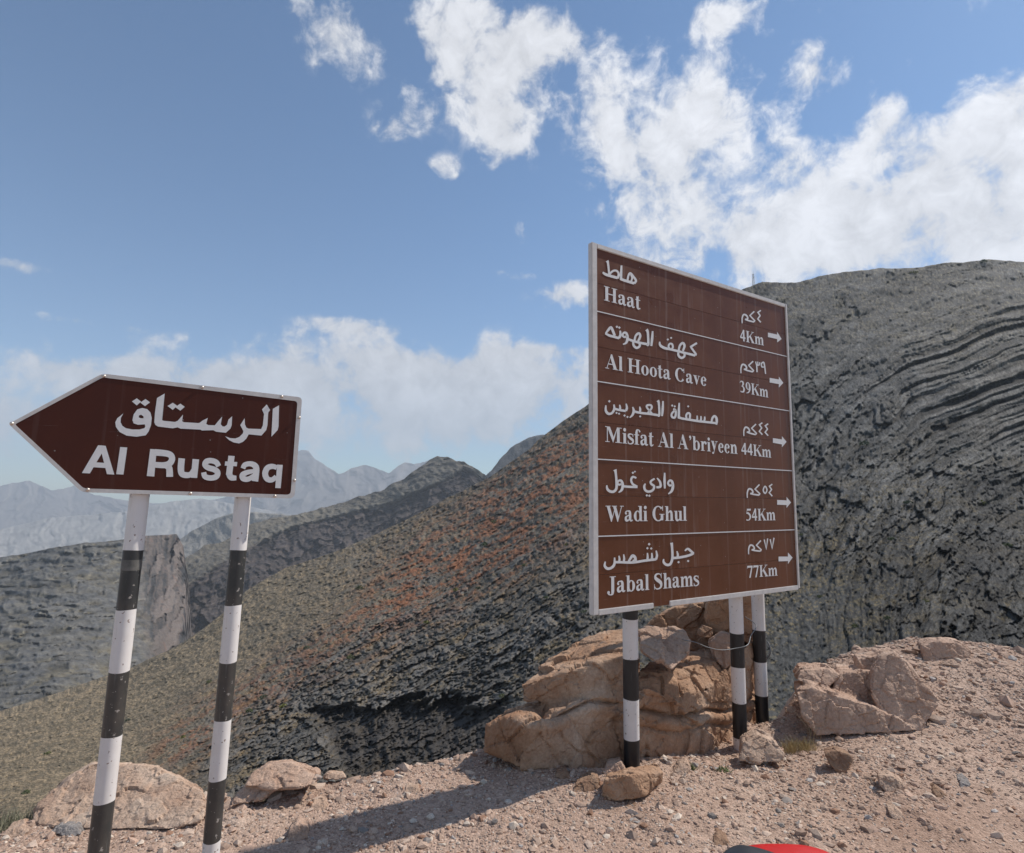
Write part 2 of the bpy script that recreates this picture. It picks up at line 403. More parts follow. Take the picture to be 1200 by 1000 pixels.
    dl = dl+bl*(.8+2.6*low)
    dl = dl*(1-.75*tan)+((ec-.5)*1.5-joint(kc, .16)*.9)*(1-.3*tan)
    h = dr*wr+dl*(1-wr)*.8+w2*1.3+w3*.7
    d = w1*.011*D*(1-.5*tan)
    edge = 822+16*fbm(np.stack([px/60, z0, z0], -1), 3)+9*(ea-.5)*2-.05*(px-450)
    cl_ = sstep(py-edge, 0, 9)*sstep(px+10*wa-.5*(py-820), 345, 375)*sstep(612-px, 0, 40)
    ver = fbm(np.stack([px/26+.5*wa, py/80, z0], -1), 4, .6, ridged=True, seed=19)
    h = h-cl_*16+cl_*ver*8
    jt = np.minimum(1, joint(ja, .10)*.8+joint(jc, .07)*(1-top)+joint(jb, .14)*.4)
    jl = np.minimum(1, joint(ka, .10)*(.3+.7*low)+joint(kb, .12)*.4*(1-tan))
    return d, dict(h=h, wr=wr, w1=w1, w2=w2, w3=w3, bl=bl, br=br, br2=br2, low=low, tan=tan, cl=cl_, ver=ver, sl=sl_, slab=slab, beds=beds, top=top, r=r, th=th, jt=jt, jl=jl, ca=ca, cb=cb, br3=br3, brl=brl, scree=scree, ecs=ec_s, cc=cc, cd=cd, ea=ea, eb=eb, ec=ec, wa=wa, wb=wb)
def m_col(px, py, V, D, a):
    n = len(px)
    f1 = fbm(V/1.3, 4, .7, seed=41); f2 = fbm(V/8, 4, .6, seed=44); f3 = fbm(V/.6, 3, .65, seed=47)
    # long slope: grey broken rock under dry scrub
    slope = np.tile(col(.120, .114, .102), (n, 1))*(.72+.56*a['eb'])[:, None]
    slope = mixm(slope, (.21, .205, .19), (a['ea'] > .78)*.5*(1-a['tan']))
    slope = mixm(slope, (.245, .19, .115), sstep(f1+.5*f2+.3*f3, -.15, .35)*.8)
    stn = fbm(np.stack([a['sl']/7+.6*a['wa'], (px-.6*py)/60, px*0], -1), 4, .6, seed=63)
    band = np.exp(-((py-(905-.58*(px-150))-26*f2)/38)**2)*sstep(px, 110, 240)*(1-sstep(px, 640, 760))
    band2 = np.exp(-((py-(640-.62*(px-520))-14*f2)/34)**2)*sstep(px, 380, 500)*.9
    band3 = np.exp(-((py-(560-.62*(px-600)))/14)**2)*sstep(px, 540, 600)*.8
    rust = np.clip(band+band2+band3, 0, 1)*sstep(1.1*stn+.6*f2+.6*f1+.4*(a['ec']-.5), -.16, .26)
    slope = mixm(slope, (.28, .118, .058), np.clip(rust, 0, 1)*.88)
    tanm = a['tan']*np.clip(1-rust*1.2, 0, 1)
    tanc = mixm(np.tile(col(.120, .105, .075), (n, 1)), (.32, .265, .185), sstep(f1*.7+f3*.6+.25*f2+.35*(a['ec']-.5), -.25, .30))
    slope = slope*(1-(tanm*.85)[:, None])+tanc*(tanm*.85)[:, None]
    lowc = np.tile(col(.105, .106, .106), (n, 1))*(.65+.7*a['eb'])[:, None]
    lowc = mixm(lowc, (.20, .20, .20), (a['ea'] > .70)*.6)
    lowc = mixm(lowc, (.22, .175, .10), sstep(f2+.6*f3+.4*f1, .05, .40)*.75)
    slope = slope*(1-(a['low']*.9)[:, None])+lowc*(a['low']*.9)[:, None]
    slope = slope*(1-.45*a['jl'])[:, None]
    slope = slope*np.array([1.09, 1.0, .90])*.96
    # folded face: grey limestone slabs with earth in the joints
    fold = np.tile(col(.130, .128, .124), (n, 1))*(.78+.44*a['cb'])[:, None]
    fold = fold*(.78+.44*a['ca'])[:, None]
    fold = fold*(1+.9*a['br3'])[:, None]
    fold = mixm(fold, (.21, .208, .20), (a['cc'] > .62)*.5*(1-a['top']))
    fold = mixm(fold, (.20, .20, .195), a['slab']*.7)
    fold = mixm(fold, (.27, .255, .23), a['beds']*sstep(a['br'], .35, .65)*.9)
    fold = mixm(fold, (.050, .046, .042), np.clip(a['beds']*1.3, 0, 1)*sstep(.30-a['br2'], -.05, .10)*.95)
    fold = mixm(fold, (.20, .165, .112), a['top']*sstep(f1+.5*f2+.2*f3, -.15, .35)*.65)
    fold = mixm(fold, (.19, .185, .175), a['top']*(a['ca'] > .85)*.6)
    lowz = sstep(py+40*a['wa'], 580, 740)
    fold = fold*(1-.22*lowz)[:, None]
    scr = sstep(f1+.7*f2+.5*f3+.35*np.exp(-(((px-940)/80)**2+((py-730)/90)**2))+.25*np.exp(-(((px-1050)/60)**2+((py-500)/50)**2)), .10, .42)
    fold = mixm(fold, (.245, .195, .10), scr*.7*sstep(py, 470, 600)*(1-a['slab']))
    fold = fold*(1-.40*a['jt'])[:, None]
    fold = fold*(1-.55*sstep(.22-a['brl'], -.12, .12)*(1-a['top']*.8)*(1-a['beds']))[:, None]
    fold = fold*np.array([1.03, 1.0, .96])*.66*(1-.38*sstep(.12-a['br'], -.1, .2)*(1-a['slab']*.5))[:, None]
    big = fbm(np.stack([a['r']/34+.5*a['wa'], a['th']*2.2, px*0], -1), 4, .55, seed=66)
    fold = fold*(1+.55*big)[:, None]
    fold = mixm(fold, (.052, .050, .048), sstep(fbm(np.stack([px/60, py/50, px*0], -1), 4, .6, seed=67)+.5*np.exp(-(((px-1150)/80)**2+((py-680)/90)**2)), .25, .5)*.55*(1-a['top']))  # dark blotches, with shadow of the lower-right pits painted into the colour
    fold = mixm(fold, (.085, .072, .055), sstep(f2+.5*fbm(V/25, 3, seed=58), .0, .45)*.5)
    g1 = fbm(np.stack([px/2.3, py/2.0, px*0], -1), 2, .7, seed=68)
    a['g1'] = g1
    fold = fold*(.72+.56*a['cd'])[:, None]*(1+1.0*g1)[:, None]
    fold = mixm(fold, (.26, .22, .14), a['top']*sstep(g1+.5*f2, .18, .42)*.55)
    fold = fold*(1-a['scree'][:, None])+a['scree'][:, None]*mixm(np.tile(col(.075, .073, .068), (n, 1))*(.6+.8*a['ecs'])[:, None], (.24, .19, .105), sstep(f1+.6*f3+.5*f2, .05, .40)*.8)
    w = a['wr'][:, None]
    slope = mixm(slope, (.055, .055, .045), sstep(g1-.3*f2, .22, .42)*.6)
    c = slope*(1-w)+fold*w
    c = c*(1+.75*a['g1']*(1-w[:, 0]))[:, None]
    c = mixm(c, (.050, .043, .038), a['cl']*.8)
    return c
m_mat = terrain_mat('mountain_rock', 1.9, .45, .38)
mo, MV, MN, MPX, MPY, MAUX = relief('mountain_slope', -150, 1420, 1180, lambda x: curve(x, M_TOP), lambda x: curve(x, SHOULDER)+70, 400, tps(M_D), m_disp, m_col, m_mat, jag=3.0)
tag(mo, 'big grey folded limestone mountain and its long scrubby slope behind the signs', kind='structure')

# --- valley side on the left, ending in a pale cliff
def gen_disp(a1, l1, a2, l2, extra=None, seed=0):
    def f(px, py, Q, D):
        w1 = fbm(Q/l1, 4, .5, seed=seed); w2 = fbm(Q/l2, 5, .6, ridged=True, seed=seed+7)
        d = w1*a1+w2*a2; aux = dict(w1=w1, w2=w2)
        if extra is not None: aux['h'] = extra(px, py, Q, D, aux)
        return d, aux
    return f
HL_TOP = [(-400, 700), (-150, 672), (0, 654), (60, 643), (130, 634), (165, 629), (190, 627), (207, 626), (215, 640), (219, 690), (225, 760), (235, 800)]
def hl_extra(px, py, Q, D, a):
    s = (py-655+.10*(px))/11+2.0*fbm(np.stack([px/90, py/60, px*0], -1), 2)
    led = fbm(np.stack([s, px/120, px*0+2], -1), 3, .6, ridged=True, seed=4)
    cliff = sstep(px+14*fbm(np.stack([px/12, py/14, px*0], -1), 3, seed=3)-.10*(py-640), 146, 176)
    vert = fbm(np.stack([px/7+.012*py, py/70, px*0+5], -1), 4, .6, ridged=True, seed=8)
    a['cliff'] = cliff; a['led'] = led; a['vert'] = vert
    wz = fbm(np.stack([px/20, py/20, px*0], -1), 3, seed=9)
    c1, j1, t1 = cells((py+.12*px)/5+wz, px/26+wz, 8); c2, j2, t2 = cells(px/9+wz+.05*py, py/26+wz, 9); c3, j3, t3 = cells((py+.12*px)/2.6+wz, px/8+wz, 10)
    a['c1'] = c1; a['c2'] = c2; a['c3'] = c3
    return (led*2.2+(c1-.5)*3+t1*5+(c3-.5)*1.6)*(1-cliff)+(vert*3+(c2-.5)*6+t2*8)*cliff
def hl_col(px, py, V, D, a):
    n = len(px); f1 = fbm(V/5, 4, .65, seed=51); f2 = fbm(V/22, 4, .6, seed=54)
    c = mixm(np.tile(col(.070, .069, .066), (n, 1)), (.135, .118, .085), sstep(f1+.5*f2+.3*a['led'], -.2, .4))*(.65+.7*a['c1'])[:, None]
    c = mixm(c, (.13, .132, .135), sstep(a['w2']+f1*.5, .2, .6)*.5)*(.8+.4*a['c3'])[:, None]
    cl = mixm(np.tile(col(.056, .055, .056), (n, 1)), (.15, .122, .106), sstep(a['vert']+.5*f1+.5*(a['c2']-.5), .15, .6)*.8)*(.75+.5*a['c2'])[:, None]*(1-.5*sstep(.1-a['vert'], -.05, .15))[:, None]
    cl = mixm(cl, (.21, .11, .075), sstep(f2+f1*.5, .25, .5)*.35)
    c = c*(1-a['cliff'][:, None])+cl*a['cliff'][:, None]
    return c
ter2 = terrain_mat('valley_side_rock', .35, 1.0, .28)
o = relief('valley_side_hill', -400, 236, 420, lambda x: curve(x, HL_TOP), lambda x: np.maximum(curve(x, M_TOP)+60, 780), 190,
           tps([(-400, 690, 640), (-150, 672, 680), (0, 654, 700), (130, 634, 720), (160, 629, 730), (207, 630, 800), (225, 700, 780), (235, 800, 700), (180, 750, 560), (100, 830, 400), (0, 880, 330), (-300, 950, 300), (0, 760, 480), (150, 700, 640), (-300, 780, 450)]),
           gen_disp(7, 90, 3.5, 26, hl_extra, 61), hl_col, ter2, jag=2.5)[0]
tag(o, 'dark terraced valley side ending in a pale streaked cliff at far left', kind='structure')
# --- the gorge wall and peak in the middle
PK_TOP = [(150, 690), (195, 670), (213, 660), (222, 652), (240, 640), (262, 634), (290, 618), (316, 610), (341, 607), (387, 595), (420, 586), (450, 577), (475, 562), (492, 549), (503, 539), (513, 535), (526, 538), (535, 543), (543, 542), (556, 550), (572, 560), (600, 580), (700, 640)]
def pk_extra(px, py, Q, D, a):
    edge = curve(px, [(150, 730), (240, 672), (290, 640), (341, 618), (387, 606), (450, 592), (480, 580), (515, 565), (545, 548), (600, 580)])
    cl = sstep(py-edge-4*a['w1'], 0, 7)
    vert = fbm(np.stack([px/13+.01*py, py/55, px*0+5], -1), 4, .6, ridged=True, seed=18)
    hor = fbm(np.stack([px/150, (py+.35*px)/9, px*0+2], -1), 3, .6, ridged=True, seed=28)
    a['cl'] = cl; a['vert'] = vert; a['hor'] = hor
    wz = fbm(np.stack([px/20, py/20, px*0], -1), 3, seed=9)
    c1, j1, t1 = cells(px/16+wz+.02*py, py/14+wz, 11); c2, j2, t2 = cells(px/5+wz, py/4+wz, 12)
    a['c1'] = c1; a['c2'] = c2
    return cl*(vert*2+hor*3.5-9+(c1-.5)*6+t1*9+(c2-.5)*2.5)+(1-cl)*(hor*1.5+(c2-.5)*1.5)
def pk_col(px, py, V, D, a):
    n = len(px); f1 = fbm(V/8, 4, .65, seed=71)
    c = mixm(np.tile(col(.075, .072, .066), (n, 1)), (.145, .128, .100), sstep(f1+.4*a['hor'], -.2, .4))*(.8+.4*a['c2'])[:, None]
    cl = mixm(np.tile(col(.036, .031, .031), (n, 1)), (.095, .074, .062), sstep(f1+.6*a['hor'], .05, .6)*.7)*(.75+.5*a['c1'])[:, None]*(.8+.4*a['c2'])[:, None]
    return c*(1-a['cl'][:, None])+cl*a['cl'][:, None]
ter3 = terrain_mat('gorge_rock', .16, 2.0, .25)
o = relief('gorge_peak', 150, 700, 460, lambda x: curve(x, PK_TOP), lambda x: np.maximum(curve(x, M_TOP)+50, 640), 200,
           tps([(150, 690, 1000), (213, 660, 1050), (316, 610, 1250), (387, 595, 1350), (450, 577, 1400), (513, 535, 1450), (572, 560, 1400), (700, 640, 1300), (220, 760, 900), (300, 700, 1020), (400, 650, 1180), (500, 610, 1260), (600, 600, 1250), (220, 830, 840), (700, 700, 1150)]),
           gen_disp(14, 160, 7, 50, pk_extra, 81), pk_col, ter3, jag=3.5)[0]
tag(o, 'dark rocky peak with a cliff band above the gorge between the signs', kind='structure')
def plain_col(c0, c1, l, sd):
    def f(px, py, V, D, a):
        f1 = fbm(V/l, 4, .6, seed=sd)
        return mixm(np.tile(np.array(c0, float), (len(px), 1)), c1, sstep(f1+.6*a['w2'], -.25, .5))
    return f
ter4 = terrain_mat('far_rock', .05, 5.0, .20)
o = relief('pale_back_hill', 150, 420, 200, lambda x: curve(x, [(150, 660), (200, 640), (225, 622), (250, 609), (270, 603), (300, 601), (340, 604), (380, 612), (420, 622)]), lambda x: x*0+720, 70,
           lambda x, y: 1900-2.2*(y-600), gen_disp(12, 200, 9, 60, None, 91), plain_col((.17, .165, .155), (.26, .24, .21), 25, 92), ter4, jag=1.5)[0]
tag(o, 'pale grey rounded hill behind the gorge cliff', kind='structure')
o = relief('dark_back_hill', 540, 760, 170, lambda x: curve(x, [(540, 600), (566, 562), (576, 552), (586, 539), (597, 527), (607, 519), (622, 513), (643, 509), (665, 506), (700, 508), (760, 512)]), lambda x: x*0+680, 60,
           lambda x, y: 1900-2.0*(y-540), gen_disp(12, 200, 9, 60, None, 95), plain_col((.055, .057, .062), (.10, .098, .095), 25, 96), ter4, jag=1.0)[0]
tag(o, 'dark rounded hill crest peeping over the slope near the large sign', kind='structure')
# --- far ranges
def rg_extra(a1, p1, p2, sd):
    def f(px, py, Q, D, a):
        z0 = px*0
        wx = fbm(np.stack([px/p1/1.5, py/p1, z0], -1), 4, .55, seed=sd+5); wy = fbm(np.stack([px/p1/1.5, py/p1, z0+9], -1), 4, .55, seed=sd+6)
        r = fbm(np.stack([px/p1+.9*wx+py/p1*.5, py/p2*.45+.9*wy, z0+5], -1), 6, .55, ridged=True, seed=sd)
        c1, _, t1 = cells(px/p1*3+wx*2+py/40, py/p2*1.2+wy, sd % 30)
        a['w2'] = r
        return (r+.35*(c1-.5)+.5*t1)*a1*.085
    return f
ter5 = terrain_mat('range_rock', .012, 14.0, .12)
FR_TOP = [(-700, 560), (-300, 575), (-120, 560), (-40, 566), (0, 571), (18, 566), (35, 563), (48, 569), (60, 574), (75, 572), (88, 569), (110, 580), (180, 590), (250, 585), (310, 570), (335, 545), (345, 530), (352, 527), (361, 528), (367, 536), (380, 545), (397, 555.6), (412, 549), (429, 545), (441, 549), (456, 555), (466, 546), (475, 541), (485, 543), (505, 539), (530, 548), (570, 560), (640, 575), (800, 590), (1000, 600)]
o = relief('far_range', -250, 900, 700, lambda x: curve(x, FR_TOP), lambda x: x*0+668, 130,
           lambda x, y: 9000-22*(y-560), gen_disp(60, 1500, 0, 500, rg_extra(120, 60, 34, 101), 102), plain_col((.12, .11, .105), (.19, .17, .155), 300, 103), ter5, jag=5.0)[0]
tag(o, 'blue hazy jagged mountain range on the horizon', kind='structure')
o = relief('pale_foothills', -250, 520, 500, lambda x: curve(x, [(-700, 620), (-200, 618), (0, 622), (20, 616), (60, 606), (110, 603), (150, 598), (200, 588), (235, 584), (270, 590), (320, 600), (380, 606), (420, 612), (520, 640)]), lambda x: x*0+760, 120,
           lambda x, y: 5600-22*(y-600), gen_disp(40, 700, 0, 300, rg_extra(52, 30, 24, 111), 112), plain_col((.19, .182, .17), (.31, .295, .27), 120, 113), ter5, jag=3.0)[0]
tag(o, 'pale ridged foothills in front of the far range at left', kind='structure')
# land at the bottom of everything, out to the horizon
vf_mat, t_, b_ = mat_new('valley_ground'); b_.inputs['Roughness'].default_value = .95
t_.links.new(ramp(t_, tnoise(t_, t_.nodes.new('ShaderNodeTexCoord').outputs['Object'], .004, 8, .65), [(.3, (.13, .12, .10)), (.7, (.25, .22, .18))]), b_.inputs['Base Color'])
o = mesh_np('valley_ground', [(-12700, -2900, -900), (12700, -2900, -900), (12700, 10700, -900), (-12700, 10700, -900)], [(0, 1, 2, 3)], vf_mat)
tag(o, kind='structure')

# ------------------------------------------------------------------ gravel shoulder
EDGE = [(-9, 3.0), (-3.2, 3.08), (-2.62, 3.20), (-2.3, 3.62), (-1.75, 3.62), (-1.53, 3.50), (-1.13, 3.80), (-.75, 3.92), (-.2, 4.15), (.4, 4.9), (1.2, 5.6), (1.75, 5.2), (1.95, 4.78), (2.3, 4.9), (2.8, 5.5), (3.4, 5.75), (4.2, 5.95), (5.2, 5.75), (6.5, 6.0), (12, 6.4)]
def ground_h(x, y, fine=True):
    sh = x.shape; x = x.ravel(); y = y.ravel()
    h = .015+.05*sstep(x, -1.2, .6)
    h = h+(.30+.06*sstep(x, 3.2, 4.2)-.16*sstep(x, 4.4, 5.6))*sstep(y, 4.15, 5.75)*sstep(x, 2.1, 3.5)
    h = h-.13*np.exp(-((x-1.6)/.62)**2-((y-4.42)/.42)**2)
    z0 = np.zeros_like(x)
    h = h+.018*fbm(np.stack([x/.8, y/.8, z0], -1), 3, seed=120)
    if fine:
        h = h+.010*fbm(np.stack([x/.12, y/.12, z0], -1), 4, .6, seed=121)+.0045*fbm(np.stack([x/.035, y/.035, z0], -1), 2, .6, ridged=True, seed=124)
        h = h+.02*sstep(fbm(np.stack([x/.35, y/.35, z0+4], -1), 3, seed=125), .1, .5)
    e = curve(x, EDGE)+.08*fbm(np.stack([x/.5, z0, z0], -1), 3, seed=122)
    k = np.maximum(0, y-e+.12); h = h-np.where(k < .25, k*k*1.6, .1+(k-.25)*.95)+np.where(k > .3, .25*fbm(np.stack([x/1.5, y/1.5, z0], -1), 4, seed=123), 0)*np.clip(k, 0, 3)
    return h.reshape(sh)
gx = np.concatenate([np.linspace(-30, -3.6, 60)[:-1], np.arange(-3.6, 5.6, .0145), np.linspace(5.6, 40, 70)])
gy = np.concatenate([np.linspace(-30, 2.5, 60)[:-1], np.arange(2.5, 6.4, .0145), np.linspace(6.45, 60, 90)])
GX, GY = np.meshgrid(gx, gy)
GZ = ground_h(GX, GY)
nv = GX.shape; i = np.arange(GX.size).reshape(nv)
GF = np.stack([i[:-1, :-1], i[:-1, 1:], i[1:, 1:], i[1:, :-1]], -1).reshape(-1, 4)
g_mat, t, b = mat_new('gravel_ground'); b.inputs['Roughness'].default_value = .95; b.inputs['Specular IOR Level'].default_value = .15
c = t.nodes.new('ShaderNodeTexCoord').outputs['Object']
base = ramp(t, tnoise(t, c, 1.1, 5, .6), [(.30, (.355, .240, .180)), (.55, (.435, .310, .240)), (.75, (.51, .39, .31))])
spk = t.nodes.new('ShaderNodeTexVoronoi'); spk.inputs['Scale'].default_value = 75; t.links.new(c, spk.inputs['Vector'])
hs = t.nodes.new('ShaderNodeSeparateColor'); t.links.new(spk.outputs['Color'], hs.inputs[0])
pv = ramp(t, hs.outputs[0], [(.0, (.62, .58, .55)), (.5, (.95, .93, .9)), (1.0, (1.25, 1.22, 1.2))])
cl2 = mixc(t, .75, base, pv, 'MULTIPLY')
cl3 = mixc(t, 1.0, cl2, ramp(t, tnoise(t, c, 160, 3, .7), [(.3, (.8, .8, .8)), (.7, (1.18, 1.18, 1.18))]), 'MULTIPLY')
t.links.new(cl3, b.inputs['Base Color'])
hh = mnode(t, 'ShaderNodeMath', operation='MULTIPLY_ADD'); t.links.new(spk.outputs['Distance'], hh.inputs[0]); hh.inputs[1].default_value = -1.0
t.links.new(tnoise(t, c, 90, 5, .7), hh.inputs[2])
bump(t, hh.outputs[0], b, .006, .9)
go = mesh_np('gravel_shoulder', np.stack([GX, GY, GZ], -1).reshape(-1, 3), GF, g_mat)
tag(go, 'pinkish gravel roadside shoulder dropping into the valley', kind='structure')
def gh(x, y): return float(ground_h(np.array([x], float), np.array([y], float), False)[0])
def onground(px, py):
    z = .03
    for _ in range(12):
        p = G(px, py, z); z = gh(p[0], p[1])
    return G(px, py, z)

# ------------------------------------------------------------------ rocks
def rock_mat(name, lo, mid, hi, sc=2.5, stain=(.16, .07, .035), dark=None, stainamt=.5):
    m, t, b = mat_new(name); b.inputs['Roughness'].default_value = .88; b.inputs['Specular IOR Level'].default_value = .25
    c = t.nodes.new('ShaderNodeTexCoord').outputs['Object']
    base = ramp(t, tnoise(t, c, sc, 7, .68, .6), [(.30, lo), (.5, mid), (.70, hi)])
    st = ramp(t, tnoise(t, c, sc*.7, 6, .7, 1.0), [(.48, (0, 0, 0)), (.66, (stainamt,)*3)])
    base = mixc(t, st, base, stain)
    if dark:
        dk = ramp(t, tnoise(t, c, sc*1.3, 6, .75, .4), [(.60, (0, 0, 0)), (.70, (.75, .75, .75))])
        base = mixc(t, dk, base, dark)
    base = mixc(t, 1.0, base, ramp(t, tnoise(t, c, 55, 5, .75), [(.3, (.78, .76, .74)), (.7, (1.18, 1.18, 1.18))]), 'MULTIPLY')
    t.links.new(base, b.inputs['Base Color'])
    n = bump(t, tnoise(t, c, 14, 8, .72, .3), b, .035, .75)
    return m
R_BIG = rock_mat('boulder_orange', (.28, .15, .085), (.42, .26, .165), (.56, .41, .30), 1.6, (.27, .12, .055), (.15, .13, .125), .6)
R_PALE = rock_mat('boulder_pale', (.40, .26, .18), (.51, .365, .27), (.60, .465, .36), 2.6, (.33, .17, .10), None, .45)
R_RED = rock_mat('boulder_reddish', (.38, .24, .17), (.50, .345, .255), (.58, .44, .345), 2.2, (.30, .16, .10), (.30, .29, .28), .4)
R_BROWN = rock_mat('stone_brown', (.22, .12, .075), (.32, .20, .13), (.42, .29, .20), 5, (.16, .075, .04), None, .5)
R_GREY = rock_mat('stone_grey', (.20, .18, .17), (.30, .27, .25), (.40, .36, .33), 5, (.2, .14, .1), None, .3)

def remesh_rock(name, hulls, vox, amp, mat, label, cat='boulder', group=None, seed=0, smooth_it=4, crack=None, parent=None):
    """hulls: lists of world points; union of their convex hulls, remeshed and weathered"""
    bm = bmesh.new()
    for pts in hulls:
        vs = [bm.verts.new(tuple(p)) for p in pts]
        r = bmesh.ops.convex_hull(bm, input=vs)
        dead = [g for g in r['geom_interior'] if isinstance(g, bmesh.types.BMVert)]
        if dead: bmesh.ops.delete(bm, geom=dead, context='VERTS')
    bmesh.ops.recalc_face_normals(bm, faces=bm.faces)
    me = bpy.data.meshes.new('tmp'); bm.to_mesh(me); bm.free()
    ob = bpy.data.objects.new('tmp', me); COL.objects.link(ob)
    md = ob.modifiers.new('r', 'REMESH'); md.mode = 'VOXEL'; md.voxel_size = vox
    ms = ob.modifiers.new('s', 'SMOOTH'); ms.iterations = smooth_it; ms.factor = .5
    dg = bpy.context.evaluated_depsgraph_get(); ev = ob.evaluated_get(dg); m2 = bpy.data.meshes.new_from_object(ev)
    n = len(m2.vertices); V = np.empty(n*3, np.float32); m2.vertices.foreach_get('co', V); V = V.reshape(-1, 3).astype(float)
    NN = np.empty(n*3, np.float32); m2.vertex_normals.foreach_get('vector', NN); NN = NN.reshape(-1, 3)
    k = len(m2.polygons); lt = np.empty(k, np.int32); m2.polygons.foreach_get('loop_total', lt)
    lv = np.empty(len(m2.loops), np.int32); m2.loops.foreach_get('vertex_index', lv)
    Fc = lv.reshape(-1, 4) if (lt == 4).all() else None
    bpy.data.objects.remove(ob); bpy.data.meshes.remove(me); 
    s = seed*3.1
    Q = V.copy(); big = amp*9
    wq = np.stack([fbm(Q/(amp*8), 3, seed=s+k*9) for k in range(3)], -1)
    r1, e1, t1 = cells3(Q/(amp*12)+.10*wq, seed+1); r2, e2, t2 = cells3(Q/(amp*4.5)+.22*wq, seed+2)
    d = amp*(.30*(r1-.5)+1.5*t1-.35*np.exp(-(e1/.04)**2))+amp*(.16*(r2-.5)+.55*t2-.10*np.exp(-(e2/.08)**2))
    d = d+amp*.40*fbm(Q/(amp*5), 4, .62, seed=s)+amp*.16*fbm(Q/(amp*.9), 3, .6, ridged=True, seed=s+5)
    if crack is not None: d = d-crack(Q)
    V = Q+NN*d[:, None]
    c0 = V.mean(0); c0[2] = V[:, 2].min()
    if Fc is None:
        faces = []; p = 0
        for q in lt: faces.append(lv[p:p+q].tolist()); p += q
        o = poly_obj(name, V, faces, mat, parent, True, loc=c0)
    else: o = mesh_np(name, V, Fc, mat, parent, loc=c0, smooth=False)
    bpy.data.meshes.remove(m2)
    if label: tag(o, label, cat, group)
    return o
def slab(out, front, back, lean=0.0, keep=.15, shrink=.86):
    """front outline in the photo at depth(s) 'front', and a shrunken copy deeper"""
    P = []
    cx_ = sum(p[0] for p in out)/len(out); cy_ = sum(p[1] for p in out)/len(out)
    ymx = max(p[1] for p in out); ymn = min(p[1] for p in out)
    for p in out:
        d = p[2] if len(p) > 2 else front+lean*(ymx-p[1])/max(1, ymx-ymn)
        P.append(W(p[0], p[1], d))
        q = W(cx_+(p[0]-cx_)*shrink, cy_+(p[1]-cy_)*shrink, d)
        dirv = q-CAM; q = CAM+dirv*(d/dirv[1]); q1 = q+np.array([q[0]/d*(back-front)*.6, back-front, 0]); q2 = CAM+dirv*((d+back-front)/dirv[1]); P.append(q1*keep+q2*(1-keep))
    return P
# the big layered boulder behind the large sign
def shf(x): return float(np.interp(x, [560, 720, 800, 880], [-.40, -.36, -.26, .0]))
def WP(*q): return [W(p[0], p[1], p[2]+shf(p[0])) for p in q]
low1 = WP((566, 878, 4.30), (571, 850, 4.36), (590, 843, 4.34), (612, 902, 4.20), (624, 852, 4.20), (645, 840, 4.24), (690, 818, 4.34), (700, 902, 4.22), (597, 833, 4.72), (640, 816, 4.95), (700, 806, 5.0), (600, 870, 5.0), (740, 890, 5.0))
low2 = WP((640, 902, 4.24), (700, 902, 4.24), (800, 896, 4.50), (852, 893, 4.66), (884, 866, 4.95), (645, 842, 4.24), (690, 818, 4.34), (770, 824, 4.46), (826, 812, 4.62), (700, 800, 5.2), (800, 792, 5.4), (884, 800, 5.3), (860, 860, 5.6))
low3 = WP((800, 896, 4.45), (852, 893, 4.68), (886, 850, 5.1), (826, 812, 4.62), (866, 772, 4.85), (888, 742, 5.0), (895, 760, 5.2), (892, 800, 5.4), (850, 800, 5.5), (886, 745, 5.5))
up1 = WP((609, 802, 4.47), (612, 822, 4.42), (640, 830, 4.42), (690, 816, 4.38), (740, 816, 4.40), (660, 788, 4.40), (700, 776, 4.42), (742, 768, 4.48), (645, 777, 4.78), (668, 757, 5.0), (702, 741, 5.15), (742, 737, 5.15), (640, 800, 5.1), (750, 790, 5.3))
up2 = WP((735, 818, 4.42), (775, 822, 4.47), (820, 812, 4.60), (745, 798, 4.48), (790, 796, 4.62), (760, 775, 4.9), (850, 790, 4.8), (868, 765, 5.0), (800, 765, 5.2), (860, 760, 5.4), (750, 800, 5.3))
up3 = WP((690, 818, 4.36), (700, 806, 4.40), (760, 806, 4.40), (800, 826, 4.50), (730, 828, 4.36), (690, 828, 4.34), (700, 815, 4.9), (790, 812, 4.9))
back1 = slab([(752, 742), (768, 722), (792, 711), (830, 706), (882, 700), (892, 735), (890, 780), (800, 785)], 5.15, 6.0, .2)
back2 = slab([(826, 725), (830, 700), (882, 694), (888, 752), (840, 756)], 5.02, 5.4, .05)
mid = WP((740, 800, 4.8), (880, 780, 5.2), (880, 860, 5.2), (740, 880, 4.8), (740, 800, 5.7), (880, 790, 5.7))
pa = W(565, 850, 4.4)
_seam = sorted([tuple(W(*q)[[0, 2]]) for q in ((622, 826, 4.05), (650, 828, 4.05), (690, 818, 4.02), (730, 824, 4.08), (770, 836, 4.15), (800, 843, 4.25), (835, 838, 4.35), (860, 842, 4.5))])
def crackf(Q):
    # the long seam between the two layers, sagging in the middle
    sx = Q[:, 0]; sz = np.interp(sx, [q[0] for q in _seam], [q[1] for q in _seam])
    sz = sz+.02*fbm(np.stack([sx/.2, sx*0, sx*0], -1), 4, .6)
    g = np.exp(-((Q[:, 2]-sz)/.012)**2)*.045
    s2 = sz-.10+.03*fbm(np.stack([sx/.4, sx*0, sx*0], -1), 3, seed=4)
    g = g+np.exp(-((Q[:, 2]-s2)/.010)**2)*.018*sstep(sx, .6, .8)
    # dark bedding bulges under the seam
    g = g-.02*np.exp(-((Q[:, 2]-sz+.05)/.03)**2)
    return g
